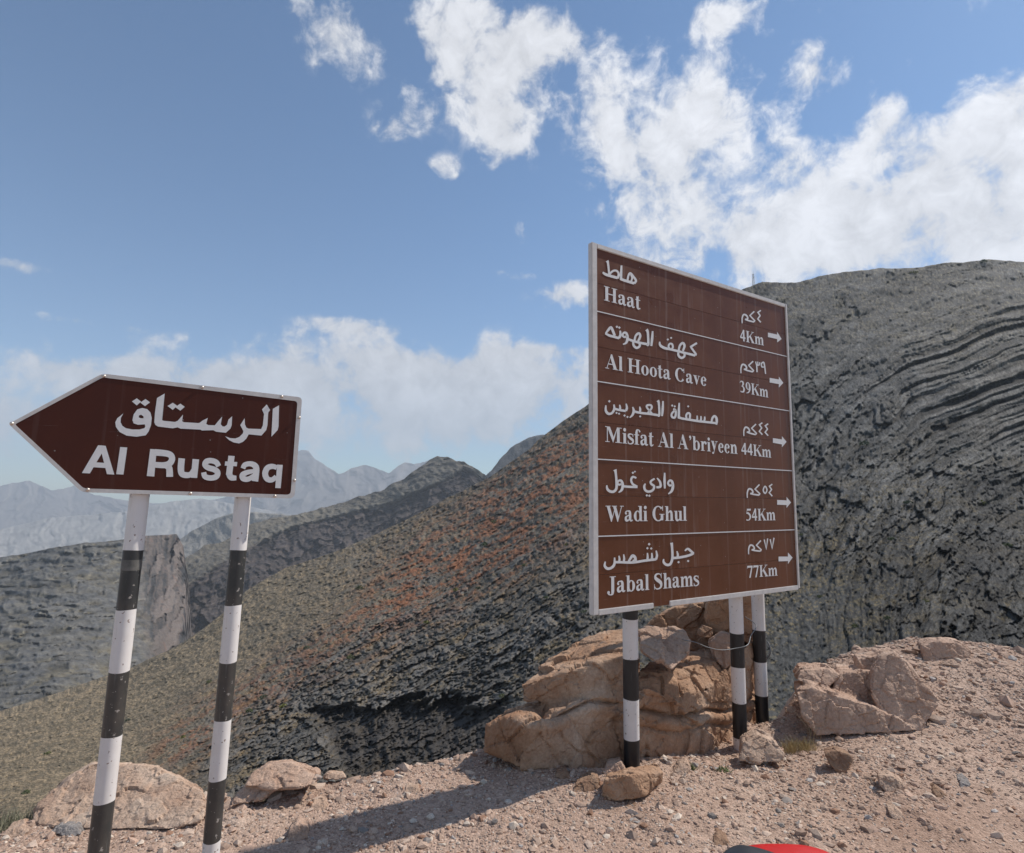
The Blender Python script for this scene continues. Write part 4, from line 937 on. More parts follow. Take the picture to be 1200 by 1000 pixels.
# serif bold letterforms, units of 1/1000 em, y up
def G_R(x0, y0, x1, y1): return ('P', [(x0, y0), (x1, y0), (x1, y1), (x0, y1)])
def G_S(p, w, sm=True, cl=False): return ('S', p, w, sm, cl)
def G_E(cx, cy, rx, ry, tx, ty, a0=0, a1=360):
    pts = []; ws = []
    n = max(8, int(abs(a1-a0)/18))
    for i in range(n+1):
        a = math.radians(a0+(a1-a0)*i/n); c, s_ = math.cos(a), math.sin(a); w = tx*c*c+ty*s_*s_
        pts.append((cx+(rx-tx/2)*c, cy+(ry-ty/2)*s_)); ws.append(w)
    return ('S', pts, ws, False, False)
def G_D(x, y, r): return ('P', [(x+r*math.cos(a*math.pi/5), y+r*math.sin(a*math.pi/5)) for a in range(10)])
def serif(x0, x1, y): return G_R(x0, y, x1, y+30)
GL = {
 'H': (778, [G_R(100, 0, 255, 676), G_R(523, 0, 678, 676), G_R(250, 322, 530, 368), serif(22, 333, 0), serif(22, 333, 646), serif(445, 756, 0), serif(445, 756, 646)]),
 'a': (500, [G_S([(62, 340), (105, 425), (200, 452), (300, 425), (325, 330), (325, 70)], [60, 55, 50, 110, 140, 140]), G_D(105, 345, 52), G_S([(300, 280), (180, 235), (95, 165), (105, 65), (190, 35), (300, 90)], [40, 55, 110, 130, 80, 40]), G_S([(325, 110), (360, 35), (430, 35), (478, 65)], [130, 90, 60, 25])]),
 't': (333, [G_R(75, 60, 210, 600), G_R(15, 418, 305, 461), G_S([(142, 120), (160, 35), (225, 25), (310, 75)], [135, 110, 70, 25]), ('P', [(75, 461), (210, 461), (210, 630), (185, 630)])]),
 'A': (722, [('P', [(330, 690), (400, 690), (660, 0), (490, 0), (290, 545)]), ('P', [(345, 690), (310, 560), (130, 30), (90, 30)]), G_R(165, 200, 480, 245), serif(9, 225, 0), serif(420, 710, 0)]),
 'l': (278, [G_R(66, 0, 210, 676), serif(12, 262, 0), serif(16, 140, 646)]),
 'o': (500, [G_E(250, 230, 225, 243, 145, 38)]),
 'C': (722, [G_E(375, 338, 330, 352, 165, 45, 42, 322), ('P', [(600, 470), (640, 470), (640, 690), (605, 690)]), G_S([(590, 640), (620, 560), (630, 470)], [40, 40, 30])]),
 'v': (500, [('P', [(45, 461), (205, 461), (300, 170), (240, -14), (215, -14)]), ('P', [(380, 461), (420, 461), (250, -14), (225, 30)]), serif(12, 245, 431), serif(320, 485, 431)]),
 'e': (444, [G_E(232, 228, 210, 245, 145, 38, 20, 325), G_R(120, 240, 395, 275), G_S([(330, 275), (325, 380), (250, 440)], [110, 95, 30])]),
 'M': (944, [G_R(110, 0, 155, 676), G_R(650, 0, 805, 676), ('P', [(110, 676), (275, 676), (500, 180), (430, 0)]), ('P', [(425, 0), (455, 0), (690, 676), (665, 676), (425, 150)]), serif(14, 250, 0), serif(14, 200, 646), serif(560, 921, 0), serif(740, 921, 646)]),
 'i': (278, [G_R(66, 0, 210, 461), serif(12, 262, 0), serif(16, 140, 431), G_D(138, 610, 82)]),
 's': (389, [G_S([(330, 340), (300, 425), (200, 450), (95, 415), (85, 330), (190, 255), (310, 185), (330, 95), (250, 25), (110, 15), (45, 110)], [25, 35, 50, 90, 110, 130, 120, 95, 60, 45, 25]), G_R(315, 330, 345, 465), G_R(30, -10, 60, 145)]),
 'f': (333, [G_R(75, 0, 215, 560), G_R(12, 418, 290, 461), serif(12, 290, 0), G_S([(145, 500), (165, 630), (240, 675), (320, 640)], [140, 110, 55, 60]), G_D(325, 610, 48)]),
 'b': (556, [G_R(72, 0, 210, 676), serif(15, 140, 646), G_E(300, 230, 218, 243, 150, 40, -140, 140)]),
 'r': (444, [G_R(72, 0, 215, 461), serif(15, 285, 0), serif(15, 140, 431), G_S([(205, 330), (270, 430), (350, 440)], [40, 80, 80]), G_D(365, 390, 72)]),
 'y': (500, [('P', [(45, 540), (205, 540), (300, 250), (240, 40), (215, 50)]), ('P', [(380, 540), (420, 540), (210, -60), (175, -60)]), serif(12, 245, 510), serif(320, 485, 510), G_D(130, -55, 52), G_S([(130, -85), (180, -70), (215, 20)], [40, 55, 45])]),
 'n': (556, [G_R(72, 0, 215, 461), serif(15, 275, 0), serif(15, 140, 431), G_R(345, 0, 488, 340), serif(295, 542, 0), G_S([(205, 350), (290, 430), (375, 420), (416, 330)], [35, 75, 120, 143])]),
 'W': (1000, [('P', [(70, 676), (230, 676), (385, 200), (330, -15), (300, -15)]), ('P', [(300, -15), (335, -15), (510, 500), (490, 560)]), ('P', [(400, 676), (560, 676), (720, 200), (665, -15), (635, -15)]), ('P', [(640, -15), (670, -15), (900, 676), (855, 676)]), serif(10, 280, 646), serif(345, 620, 646), serif(780, 990, 646)]),
 'd': (556, [G_R(345, 20, 485, 676), serif(285, 415, 646), serif(400, 540, 0), G_E(258, 230, 222, 243, 150, 40, 40, 320)]),
 'G': (778, [G_E(385, 338, 345, 352, 165, 45, 42, 318), G_R(530, 30, 680, 320), serif(450, 760, 290), ('P', [(630, 470), (668, 470), (668, 690), (635, 690)]), G_S([(600, 640), (640, 560), (650, 470)], [40, 40, 30])]),
 'h': (556, [G_R(72, 0, 215, 676), serif(15, 275, 0), serif(15, 140, 646), G_R(345, 0, 488, 340), serif(295, 542, 0), G_S([(205, 350), (290, 430), (375, 420), (416, 330)], [35, 75, 120, 143])]),
 'u': (556, [G_R(340, 0, 483, 461), serif(270, 415, 431), serif(400, 540, 0), G_R(67, 120, 210, 461), serif(15, 140, 431), G_S([(138, 130), (175, 40), (260, 25), (350, 100)], [143, 120, 75, 35])]),
 'J': (500, [G_R(235, 60, 390, 676), serif(155, 478, 646), G_S([(312, 100), (290, -30), (190, -75), (80, -40)], [155, 120, 45, 60]), G_D(90, 20, 72)]),
 'S': (556, [G_S([(470, 500), (420, 620), (290, 665), (150, 620), (115, 510), (200, 420), (370, 320), (450, 230), (440, 100), (330, 20), (170, 15), (70, 110), (55, 200)], [30, 40, 55, 100, 140, 160, 170, 150, 110, 65, 50, 35, 25]), G_R(450, 460, 482, 690), G_R(40, -15, 72, 220)]),
 'm': (833, [G_R(65, 0, 208, 461), serif(15, 265, 0), serif(15, 140, 431), G_R(345, 0, 488, 340), serif(290, 540, 0), G_R(625, 0, 768, 340), serif(570, 820, 0), G_S([(200, 350), (285, 430), (375, 420), (416, 330)], [35, 75, 120, 143]), G_S([(480, 350), (565, 430), (655, 420), (696, 330)], [35, 75, 120, 143])]),
 'K': (778, [G_R(100, 0, 255, 676), serif(25, 330, 0), serif(25, 330, 646), ('P', [(255, 260), (255, 330), (600, 650), (650, 650)]), ('P', [(300, 370), (400, 470), (735, 20), (545, 20)]), serif(480, 769, 0), serif(500, 740, 646)]),
 '4': (500, [G_R(275, 0, 400, 688), G_R(30, 155, 475, 255), ('P', [(28, 190), (28, 255), (300, 688), (340, 688), (340, 600), (90, 215)])]),
 '3': (500, [G_S([(30, 530), (90, 640), (200, 665), (300, 620), (320, 520), (250, 420), (170, 370)], [25, 45, 70, 130, 130, 80, 30]), G_S([(170, 375), (310, 340), (380, 220), (330, 80), (180, 25), (70, 60)], [40, 90, 150, 120, 55, 95])]),
 '9': (500, [G_E(245, 460, 215, 228, 140, 42), G_S([(400, 470), (390, 280), (280, 90), (60, 10)], [140, 140, 80, 25])]),
 '5': (500, [('P', [(130, 676), (430, 676), (470, 690), (430, 570), (105, 570)]), ('P', [(130, 676), (165, 676), (110, 420), (60, 380)]), G_S([(80, 430), (220, 420), (350, 330), (390, 200), (310, 70), (180, 25), (60, 60)], [80, 110, 130, 130, 90, 50, 95])]),
 '7': (500, [('P', [(40, 560), (40, 676), (478, 676), (478, 560)]), ('P', [(370, 600), (478, 640), (280, -14), (165, -14)]), ('P', [(20, 520), (50, 520), (75, 570), (40, 600)])]),
 "'": (250, [G_D(120, 610, 72), G_S([(160, 590), (150, 520), (80, 450)], [70, 50, 20])]),
 ' ': (230, []),
}
def text_serif(ink, txt, L0, R0, cap, plane, lift=0):
    """baseline from photo pixel L0 to R0, cap height in photo pixels at the left end"""
    a = plane.uv(*L0); bq = plane.uv(*R0); top = plane.uv(L0[0], L0[1]-cap); H = top[1]-a[1]
    tot = sum(GL[c][0] for c in txt)-40; x = 0; ax = bq-a; sx = np.linalg.norm(ax)/tot; sy = H/676
    for ch in txt:
        adv, pr = GL[ch]
        mp = lambda p, x=x: a+ax/np.linalg.norm(ax)*(x+p[0]-10)*sx+np.array([0, 1.])*p[1]*sy
        for g in pr:
            if g[0] == 'P': ink.poly([mp(p) for p in g[1]])
            else: stroke(ink, g[1], g[2], mp, g[3], g[4])
        x += adv

def framed_bar(V, Fc, plane, a, b2, wa, n0, n1, inward):
    """a bar between plane points a and b2, width wa inward, from offset n0 to n1"""
    i = len(V); c = [a, b2, b2+inward*wa, a+inward*wa]
    V += [plane.p(q, n0) for q in c]+[plane.p(q, n1) for q in c]
    Fc += [(i, i+1, i+2, i+3), (i+7, i+6, i+5, i+4), (i, i+4, i+5, i+1), (i+1, i+5, i+6, i+2), (i+2, i+6, i+7, i+3), (i+3, i+7, i+4, i)]
def box_obj(name, plane, a, b2, wa, n0, n1, inward, mat, parent, bev=.002, label=None):
    V = []; Fc = []; framed_bar(V, Fc, plane, np.asarray(a, float), np.asarray(b2, float), wa, n0, n1, np.asarray(inward, float))
    o = poly_obj(name, V, Fc, mat, parent, loc=np.mean(V, 0))
    bm = bmesh.new(); bm.from_mesh(o.data); bmesh.ops.recalc_face_normals(bm, faces=bm.faces); bmesh.ops.bevel(bm, geom=bm.edges[:], offset=bev, segments=2, affect='EDGES'); bm.to_mesh(o.data); bm.free()
    if label: o['label'] = label
    return o

# ---- the large destination sign
P0 = BIG.p(BIG.uv(742, 905)); P1 = BIG.p(BIG.uv(868, 866))
big = empty('road_sign', (P0[0], P0[1], gh(P0[0], P0[1])))
tag(big, 'large five-row brown destination sign with white Arabic and English place names', 'road sign')
c = {k: BIG.uv(*v) for k, v in dict(TL=(693, 284), TR=(921, 357), BL=(697, 721), BR=(936, 690)).items()}
u0 = (c['TL'][0]+c['BL'][0])/2; u1 = (c['TR'][0]+c['BR'][0])/2; v0 = (c['BL'][1]+c['BR'][1])/2; v1 = (c['TL'][1]+c['TR'][1])/2
FRW = .035
divs = [v1-FRW*.6]
for l, r in [((699.5, 363.8), (921.5, 419.8)), ((700.5, 445.5), (924.5, 484)), ((701, 537.5), (931, 553.7)), ((701, 628), (932, 622.5))]:
    divs.append((BIG.uv(*l)[1]+BIG.uv(*r)[1])/2)
divs.append(v0+.004)
for k in range(5):
    a, b2 = divs[k], divs[k+1]; mid_ = a+(b2-a)*[.56, .50, .52, .47, .5][k]
    for (t0, t1, off) in ((a, mid_, 0.0), (mid_, b2, .0006)):
        pl = box_obj('plank', BIG, (u0+.006, t1+.0006), (u1-.006, t1+.0006), (t0-t1)-.0012, -.022, off+random.uniform(0, .0012), (0, 1), BIGBROWN, big, .0012)
box_obj('backing_sheet', BIG, (u0+.02, v0+.02), (u1-.02, v0+.02), v1-v0-.04, -.028, -.0225, (0, 1), GALV, big)
for h_ in (.3, 1.2, 2.1): box_obj('back_rail', BIG, (u0+.05, v0+h_), (u1-.05, v0+h_), .05, -.06, -.0285, (0, 1), GALV, big)
box_obj('side_trim', BIG, (u0-.012, v0), (u0-.012, v1), .046, -.032, .010, (1, 0), ALU, big, .004)
box_obj('side_trim', BIG, (u1+.004, v0+.005), (u1+.004, v1), .026, -.032, .010, (-1, 0), ALU, big, .004)
box_obj('top_trim', BIG, (u0+.035, v1), (u1-.023, v1), .034, -.032, .009, (0, -1), ALU, big, .004)
ug0 = BIG.uv(765, 712)[0]; ug1 = BIG.uv(784, 709)[0]
box_obj('bottom_trim', BIG, (u0+.035, v0-.004), (ug0, v0-.004), .034, -.032, .011, (0, 1), ALU, big, .003)
box_obj('bottom_trim', BIG, (ug1, v0-.004), (u1-.023, v0-.004), .034, -.032, .011, (0, 1), ALU, big, .003)
for k in range(1, 5): box_obj('divider_line', BIG, (u0+.036, divs[k]), (u1-.024, divs[k]), .007, .0022, .0032, (0, 1), WHITE_SIGN, big, .0003)
INK = .0026
K5 = lambda oy: cropmap(BIG, 840, oy, 5.0)
m5 = cropmap(BIG, 690, 280, 8.336); m6 = cropmap(BIG, 690, 370, 6.316); m7 = cropmap(BIG, 690, 460, 6.316); m8 = cropmap(BIG, 690, 540, 5.886)
def arabic(fn, label):
    ink = Ink(BIG, INK); fn(ink); ink.done('arabic_lettering', WHITE_SIGN, big, label)
def ar1(k):
    w = 23
    stroke(k, [(176, 216), (184, 235), (192, 300), (196, 352)], [30, 22, 20, 18], m5)
    stroke(k, [(134, 328), (160, 348), (215, 366), (280, 384)], [16, 26, 26, 26], m5)
    stroke(k, [(278, 388), (290, 350), (275, 318), (245, 312), (215, 330), (196, 356)], [24, 22, 20, 20, 20, 20], m5)
    stroke(k, [(317, 262), (313, 330), (312, 395), (345, 408), (440, 436)], [18, 24, 24, 26, 26], m5, False)
    stroke(k, [(440, 438), (458, 410), (430, 368), (402, 338), (384, 362), (375, 410)], [22, 22, 22, 22, 20, 20], m5)
    stroke(k, [(408, 352), (420, 385), (412, 415)], [16, 18, 18], m5)
def ar2(k):
    w = 19
    stroke(k, [(122, 134), (150, 98), (166, 92), (190, 150)], [12, w, w, w], m6); stroke(k, [(120, 132), (150, 148), (186, 158), (222, 168)], [14, 18, 18, 18], m6)
    stroke(k, [(220, 168), (232, 145), (230, 112)], [w, w, 12], m6); dot(k, 206, 84, 10, m6); dot(k, 224, 90, 10, m6)
    stroke(k, [(282, 150), (262, 160), (248, 146), (258, 128), (276, 132), (284, 165), (276, 200), (250, 214)], [16, 16, 15, 16, 18, 20, 18, 8], m6)
    stroke(k, [(280, 172), (330, 190), (380, 203), (428, 212)], 18, m6)
    stroke(k, [(335, 188), (345, 150), (368, 132), (378, 155), (362, 190)], [16, 16, 18, 18, 16], m6)
    stroke(k, [(326, 190), (330, 222), (352, 240), (374, 226), (372, 205)], [16, 17, 18, 17, 15], m6)
    stroke(k, [(424, 104), (434, 125), (438, 212), (428, 216)], [24, 17, 18, 16], m6); stroke(k, [(470, 116), (466, 170), (460, 226)], [12, 19, 15], m6)
    stroke(k, [(522, 194), (526, 220), (556, 240), (600, 250), (650, 262), (700, 275), (785, 296)], [10, 18, 19, 17, 17, 17, 18], m6)
    stroke(k, [(600, 250), (588, 230), (596, 210), (614, 212), (620, 236), (606, 250)], [13, 14, 14, 15, 14, 13], m6)
    dot(k, 583, 178, 9, m6); dot(k, 607, 166, 9, m6)
    stroke(k, [(662, 262), (672, 222), (694, 204), (706, 226), (694, 262)], [15, 16, 18, 18, 15], m6)
    stroke(k, [(660, 266), (662, 296), (684, 314), (706, 300), (704, 280)], [15, 17, 18, 17, 15], m6)
    stroke(k, [(785, 296), (790, 285), (752, 232)], [17, 15, 15], m6, False); stroke(k, [(748, 234), (798, 204)], [15, 15], m6)
def ar3(k):
    w = 18
    stroke(k, [(124, 96), (124, 135), (142, 158), (168, 154), (186, 125), (184, 90)], [10, 18, 19, 17, 18, 12], m7); dot(k, 150, 66, 10, m7)
    stroke(k, [(182, 120), (205, 126), (230, 132), (272, 138)], 17, m7); stroke(k, [(226, 134), (230, 115), (226, 92)], [16, 16, 9], m7); stroke(k, [(272, 138), (280, 115), (274, 84)], [17, 17, 9], m7)
    for x, y in ((203, 152), (222, 158), (262, 172), (284, 182)): dot(k, x, y, 9, m7)
    stroke(k, [(322, 108), (330, 135), (322, 165), (300, 188)], [10, 18, 18, 8], m7)
    stroke(k, [(328, 140), (380, 152), (450, 160), (516, 170)], 17, m7); stroke(k, [(374, 152), (378, 130), (374, 106)], [15, 16, 9], m7); dot(k, 378, 178, 9, m7)
    stroke(k, [(432, 155), (462, 118), (458, 96), (432, 96), (428, 112), (466, 158)], [14, 15, 15, 16, 14, 14], m7)
    stroke(k, [(508, 60), (516, 80), (520, 165), (510, 172)], [22, 16, 17, 16], m7); stroke(k, [(547, 64), (545, 120), (540, 176)], [11, 18, 13], m7)
    stroke(k, [(640, 128), (612, 158), (614, 182), (634, 186), (642, 160), (638, 130), (622, 124)], [15, 15, 16, 16, 16, 15, 14], m7); dot(k, 615, 98, 9, m7); dot(k, 634, 104, 9, m7)
    stroke(k, [(667, 78), (664, 130), (664, 186), (690, 194), (800, 212), (940, 228)], [11, 18, 18, 17, 17, 16], m7, False)
    stroke(k, [(722, 196), (718, 172), (730, 154), (746, 162), (744, 198)], [14, 15, 15, 16, 14], m7); dot(k, 733, 104, 9, m7); 
    for x in (800, 828, 856): stroke(k, [(x-4, 210), (x, 196), (x-1, 172+(x-800)*.12)], [14, 14, 9], m7)
    stroke(k, [(906, 222), (912, 192), (928, 176), (942, 190), (945, 215), (942, 240)], [15, 16, 17, 18, 18, 12], m7)
def ar4(k):
    w = 18
    stroke(k, [(178, 62), (184, 85), (190, 180), (172, 212), (145, 212), (126, 195), (122, 170)], [26, 16, 18, 18, 18, 17, 9], m8)
    stroke(k, [(226, 160), (206, 166), (196, 152), (206, 138), (222, 140), (232, 165), (226, 200), (204, 220)], [14, 14, 14, 14, 17, 18, 18, 8], m8)
    stroke(k, [(228, 176), (270, 180), (334, 182)], 16, m8); stroke(k, [(332, 180), (300, 160), (290, 132), (302, 112), (326, 120)], [15, 15, 15, 15, 12], m8); dot(k, 302, 84, 9, m8); dot(k, 316, 76, 7, m8)
    stroke(k, [(452, 124), (426, 142), (428, 160), (448, 176), (440, 202), (412, 214), (388, 204), (380, 178), (388, 158)], [12, 15, 15, 16, 16, 17, 16, 16, 8], m8); dot(k, 398, 240, 9, m8); dot(k, 416, 242, 9, m8)
    stroke(k, [(468, 120), (488, 145), (492, 178), (464, 184)], [9, 15, 17, 15], m8); stroke(k, [(521, 84), (520, 140), (522, 192)], [10, 17, 12], m8)
    stroke(k, [(574, 165), (556, 172), (544, 156), (554, 138), (570, 142), (578, 172), (570, 208), (546, 230)], [14, 14, 14, 14, 17, 18, 18, 8], m8)
def ar5(k):
    stroke(k, [(112, 696), (108, 725), (126, 744), (152, 740), (174, 715), (176, 668)], [9, 17, 19, 18, 18, 10], m8)
    stroke(k, [(174, 700), (215, 700), (300, 702), (380, 690), (462, 680)], 17, m8)
    stroke(k, [(206, 700), (210, 680), (206, 656)], [15, 15, 9], m8); stroke(k, [(238, 698), (242, 676), (238, 646)], [15, 15, 9], m8)
    stroke(k, [(270, 700), (284, 676), (300, 656), (317, 668), (318, 694), (300, 688)], [15, 17, 20, 20, 17, 17], m8)
    for x in (404, 434): stroke(k, [(x-4, 684), (x, 665), (x-2, 636)], [14, 15, 9], m8)
    stroke(k, [(460, 682), (468, 655), (462, 620)], [16, 16, 9], m8); dot(k, 414, 576, 10, m8); dot(k, 402, 604, 9, m8); dot(k, 428, 606, 9, m8)
    stroke(k, [(568, 566), (572, 600), (574, 670), (560, 712), (534, 718), (514, 700), (514, 678)], [20, 16, 17, 18, 18, 16, 9], m8)
    stroke(k, [(570, 672), (620, 668), (680, 656), (720, 640)], 17, m8); stroke(k, [(608, 670), (612, 650), (606, 624)], [15, 15, 9], m8); dot(k, 617, 700, 9, m8); dot(k, 683, 692, 9, m8)
    stroke(k, [(660, 622), (680, 608), (700, 622), (722, 642)], [9, 15, 17, 14], m8)
arabic(ar1, 'white Arabic name in the top row'); arabic(ar2, 'white Arabic name in the second row'); arabic(ar3, 'white Arabic name in the third row')
arabic(ar4, 'white Arabic name in the fourth row'); arabic(ar5, 'white Arabic name in the bottom row')
for txt, l, r, cap, lb in [('Haat', (707.2, 352), (750, 363.2), 17.0, 'Haat'), ('Al Hoota Cave', (708.8, 431.6), (827.6, 452.8), 17.2, 'Al Hoota Cave'), ("Misfat Al A'briyeen", (708.8, 517.8), (863.6, 532.2), 18.2, 'Misfat Al A briYeen'),
                       ('Wadi Ghul', (709.3, 611.4), (804.4, 610.3), 18.6, 'Wadi Ghul'), ('Jabal Shams', (711, 695.4), (818.6, 686.4), 19.4, 'Jabal Shams'),
                       ('4Km', (867.0, 399.4), (894.6, 405.2), 13.2, '4Km'), ('39Km', (866.8, 459.6), (899.8, 466.2), 13.2, '39Km'), ('44Km', (868.4, 532.4), (903.2, 536.6), 13.4, '44Km'), ('54Km', (873.8, 610.4), (908.2, 609.8), 14.0, '54Km'), ('77Km', (875.4, 677.2), (910.6, 674.6), 14.0, '77Km')]:
    ink = Ink(BIG, INK); text_serif(ink, txt, l, r, cap, BIG); ink.done('latin_lettering', WHITE_SIGN, big, 'white serif lettering reading '+lb)
for oy, poly in [(340, [(298, 250), (352, 262), (352, 245), (378, 288), (352, 308), (352, 288), (298, 276)]), (340, [(308, 515), (362, 525), (362, 508), (388, 545), (362, 572), (362, 552), (308, 542)]),
                 (340, [(327, 868), (380, 876), (380, 857), (407, 890), (380, 922), (380, 905), (327, 895)]), (500, [(352, 430), (407, 433), (407, 412), (433, 445), (407, 477), (407, 460), (352, 458)]), (500, [(360, 762), (415, 762), (415, 738), (442, 768), (415, 806), (415, 788), (360, 790)])]:
    ink = Ink(BIG, INK); ink.poly([K5(oy)(p) for p in poly]); ink.done('arrow', WHITE_SIGN, big)
def km(k, mp, dx, dy, slope=0.0):
    f = lambda x, y: (x+dx, y+dy+slope*(x-150))
    stroke(k, [f(147, 196), f(147, 165), f(156, 145), f(172, 150), f(180, 168), f(164, 172)], [6, 8, 10, 10, 9, 7], mp)
    stroke(k, [f(164, 172), f(185, 180), f(216, 188)], 9, mp); stroke(k, [f(216, 188), f(220, 180), f(192, 150)], [9, 8, 8], mp, False); stroke(k, [f(190, 152), f(218, 126)], [8, 8], mp)
def four(k, mp, x, y):
    stroke(k, [(x+9, y-34), (x-8, y-22), (x+6, y-2)], 8, mp, False); stroke(k, [(x+6, y-4), (x-9, y+16), (x+9, y+36)], 8, mp, False)
def nums(fn, lab): 
    ink = Ink(BIG, INK); fn(ink); ink.done('arabic_distance', WHITE_SIGN, big, lab)
def n1(k): m = K5(340); km(k, m, 0, 0); four(k, m, 247, 154)
def n2(k):
    m = K5(340); km(k, m, -7, 292); stroke(k, [(226, 420), (232, 440), (246, 440), (250, 424)], 7, m); stroke(k, [(231, 432), (234, 482)], 8, m); stroke(k, [(238, 420), (239, 440)], 6, m)
    stroke(k, [(274, 452), (262, 450), (260, 432), (272, 424), (278, 445), (284, 492)], [7, 8, 8, 8, 8, 7], m)
def n3(k): m = K5(340); km(k, m, 10, 660); four(k, m, 256, 812); four(k, m, 290, 818)
def n4(k): m = K5(500); km(k, m, 30, 222, -.12); stroke(k, [(281, 350), (270, 372), (281, 392), (292, 372)], 8, m, True, True); four(k, m, 314, 372)
def n5(k):
    m = K5(500); km(k, m, 38, 552, -.15); stroke(k, [(276, 662), (288, 716), (296, 656)], 8, m, False); stroke(k, [(311, 660), (322, 714), (333, 652)], 8, m, False)
for fn, lab in ((n1, 'four kilometres in Arabic figures'), (n2, 'thirty-nine kilometres in Arabic figures'), (n3, 'forty-four kilometres in Arabic figures'), (n4, 'fifty-four kilometres in Arabic figures'), (n5, 'seventy-seven kilometres in Arabic figures')): nums(fn, lab)
# its posts stand behind the board
def vfr(pl, px, ys, a, b2):
    """photo heights of band edges -> fractions from the top a to the bottom b2"""
    return [float((a[2]-z)/(a[2]-b2[2])) for z in (pl.p(pl.uv(px, y))[2] for y in ys)]
def shifted(pl, px, py, off):
    P = pl.p(pl.uv(px, py)); k = 1+off/np.linalg.norm(P-CAM); return P
def bigpost(pxb, pyb, off, ys, first_white, black, topz, lab):
    v = pdir(pxb, pyb); n_ = BIG.n; A = BIG.A-n_*off; P = CAM+v*(((A-CAM)@n_)/(v@n_)); x, y = P[0], P[1]
    z0 = gh(x, y)-.25
    def zz(py):
        vv = pdir(pxb, py); return CAM[2]+vv[2]*(math.hypot(x, y)/math.hypot(vv[0], vv[1]))
    br = [(topz-zz(q))/(topz-z0) for q in ys]
    return post(big, (x, y, z0), (x, y, topz), .0505, br, first_white, black, lab)
ztop = BIG.p((0, v0))[2]+2.2
# black above, then the bands seen below the board
bigpost(740.5, 905, .09, [725, 771.5, 818.5, 865.5], False, P_BLACK_NEW, ztop, 'near striped post')
bigpost(867.5, 866, .09, [742, 781.5, 823, 864], True, P_BLACK_NEW, ztop, 'middle striped post')
bigpost(893.5, 850, .27, [738.5, 775.5, 814.5, 852.5], True, P_BLACK_NEW, ztop-.9, 'far striped post behind the board')

# ---- the arrow sign on the left
AP0 = ARR.p(ARR.uv(115, 1000)); AP1 = ARR.p(ARR.uv(247, 1000))
arr = empty('direction_sign', ((AP0[0]+AP1[0])/2, (AP0[1]+AP1[1])/2, 0.0))
tag(arr, 'brown arrow-shaped sign pointing left reading Al Rustaq on two striped posts', 'road sign')
def round_poly(pts, r, k=5):
    out = []
    m = len(pts)
    for i in range(m):
        p = np.array(pts[i], float); a = np.array(pts[i-1], float)-p; b2 = np.array(pts[(i+1) % m], float)-p
        ra = r[i] if isinstance(r, (list, tuple)) else r
        a = p+a/np.linalg.norm(a)*ra; b2 = p+b2/np.linalg.norm(b2)*ra
        for q in range(k+1):
            t = q/k; out.append((1-t)**2*a+2*t*(1-t)*p+t*t*b2)
    return out
outer_px = [(10, 497), (120, 438), (354, 466), (345, 584.5), (96, 577)]
inner_px = [(17.5, 497.5), (120.5, 442.5), (348.5, 470.5), (340.5, 580), (98, 572.5)]
ou = round_poly([ARR.uv(*p) for p in outer_px], [.012, .02, .022, .03, .02]); iu = round_poly([ARR.uv(*p) for p in inner_px], [.006, .012, .016, .02, .012])
def extr(name, pts, n0, n1, mat, parent, plane, bev=.0):
    V = [plane.p(p, n1) for p in pts]+[plane.p(p, n0) for p in pts]; m = len(pts)
    Fc = [tuple(range(m)), tuple(reversed(range(m, 2*m)))]+[(i, i+m, (i+1) % m+m, (i+1) % m) for i in range(m)]
    o = poly_obj(name, V, Fc, mat, parent, loc=np.mean(V, 0))
    bm = bmesh.new(); bm.from_mesh(o.data); bmesh.ops.recalc_face_normals(bm, faces=bm.faces)
    if bev: bmesh.ops.bevel(bm, geom=[e for e in bm.edges if len(e.link_faces) == 2 and e.calc_face_angle(0) > 1.0], offset=bev, segments=2, affect='EDGES')
    bm.to_mesh(o.data); bm.free(); return o
extr('panel', iu, -.003, .0, ARROWBROWN, arr, ARR)
# border ring
V = []; Fc = []; m = len(ou)
for off, ring in ((.0022, ou), (.0022, iu), (-.012, ou), (-.0031, iu)): V += [ARR.p(p, off) for p in ring]
for i in range(m):
    j = (i+1) % m; Fc += [(i, j, m+j, m+i), (i, 2*m+i, 2*m+j, j), (m+i, m+j, 3*m+j, 3*m+i)]
o = poly_obj('border', V, Fc, ALU, arr, loc=np.mean(V, 0)); bm = bmesh.new(); bm.from_mesh(o.data); bmesh.ops.recalc_face_normals(bm, faces=bm.faces); bm.to_mesh(o.data); bm.free()
extr('back_plate', [np.array(ARR.uv(p[0]+(180-p[0])*.03, p[1]+(512-p[1])*.06)) for p in outer_px], -.0085, -.0045, GALV, arr, ARR)
for px, py in [(14, 496.5), (122, 441), (237, 454), (330, 465), (350.5, 489.5), (345, 563), (322, 581.5), (223, 578.5), (103, 574)]:
    q = ARR.p(ARR.uv(px, py), .0022); bm = bmesh.new(); bmesh.ops.create_uvsphere(bm, u_segments=10, v_segments=6, radius=.0078)
    me = bpy.data.meshes.new('bolt'); bm.to_mesh(me); bm.free(); me.materials.append(BOLT); me.polygons.foreach_set('use_smooth', [True]*len(me.polygons))
    o = bpy.data.objects.new('bolt', me); COL.objects.link(o); o.parent = arr; o.location = tuple(q-origin(arr)); o.scale = (1, 1, 1)
c3 = cropmap(ARR, 0, 440, 6.0); c4 = cropmap(ARR, 180, 440, 6.0)
ink = Ink(ARR, .0008)
ink.poly([c4(p) for p in [(882, 211), (878, 360), (872, 385), (828, 432), (838, 236)]])
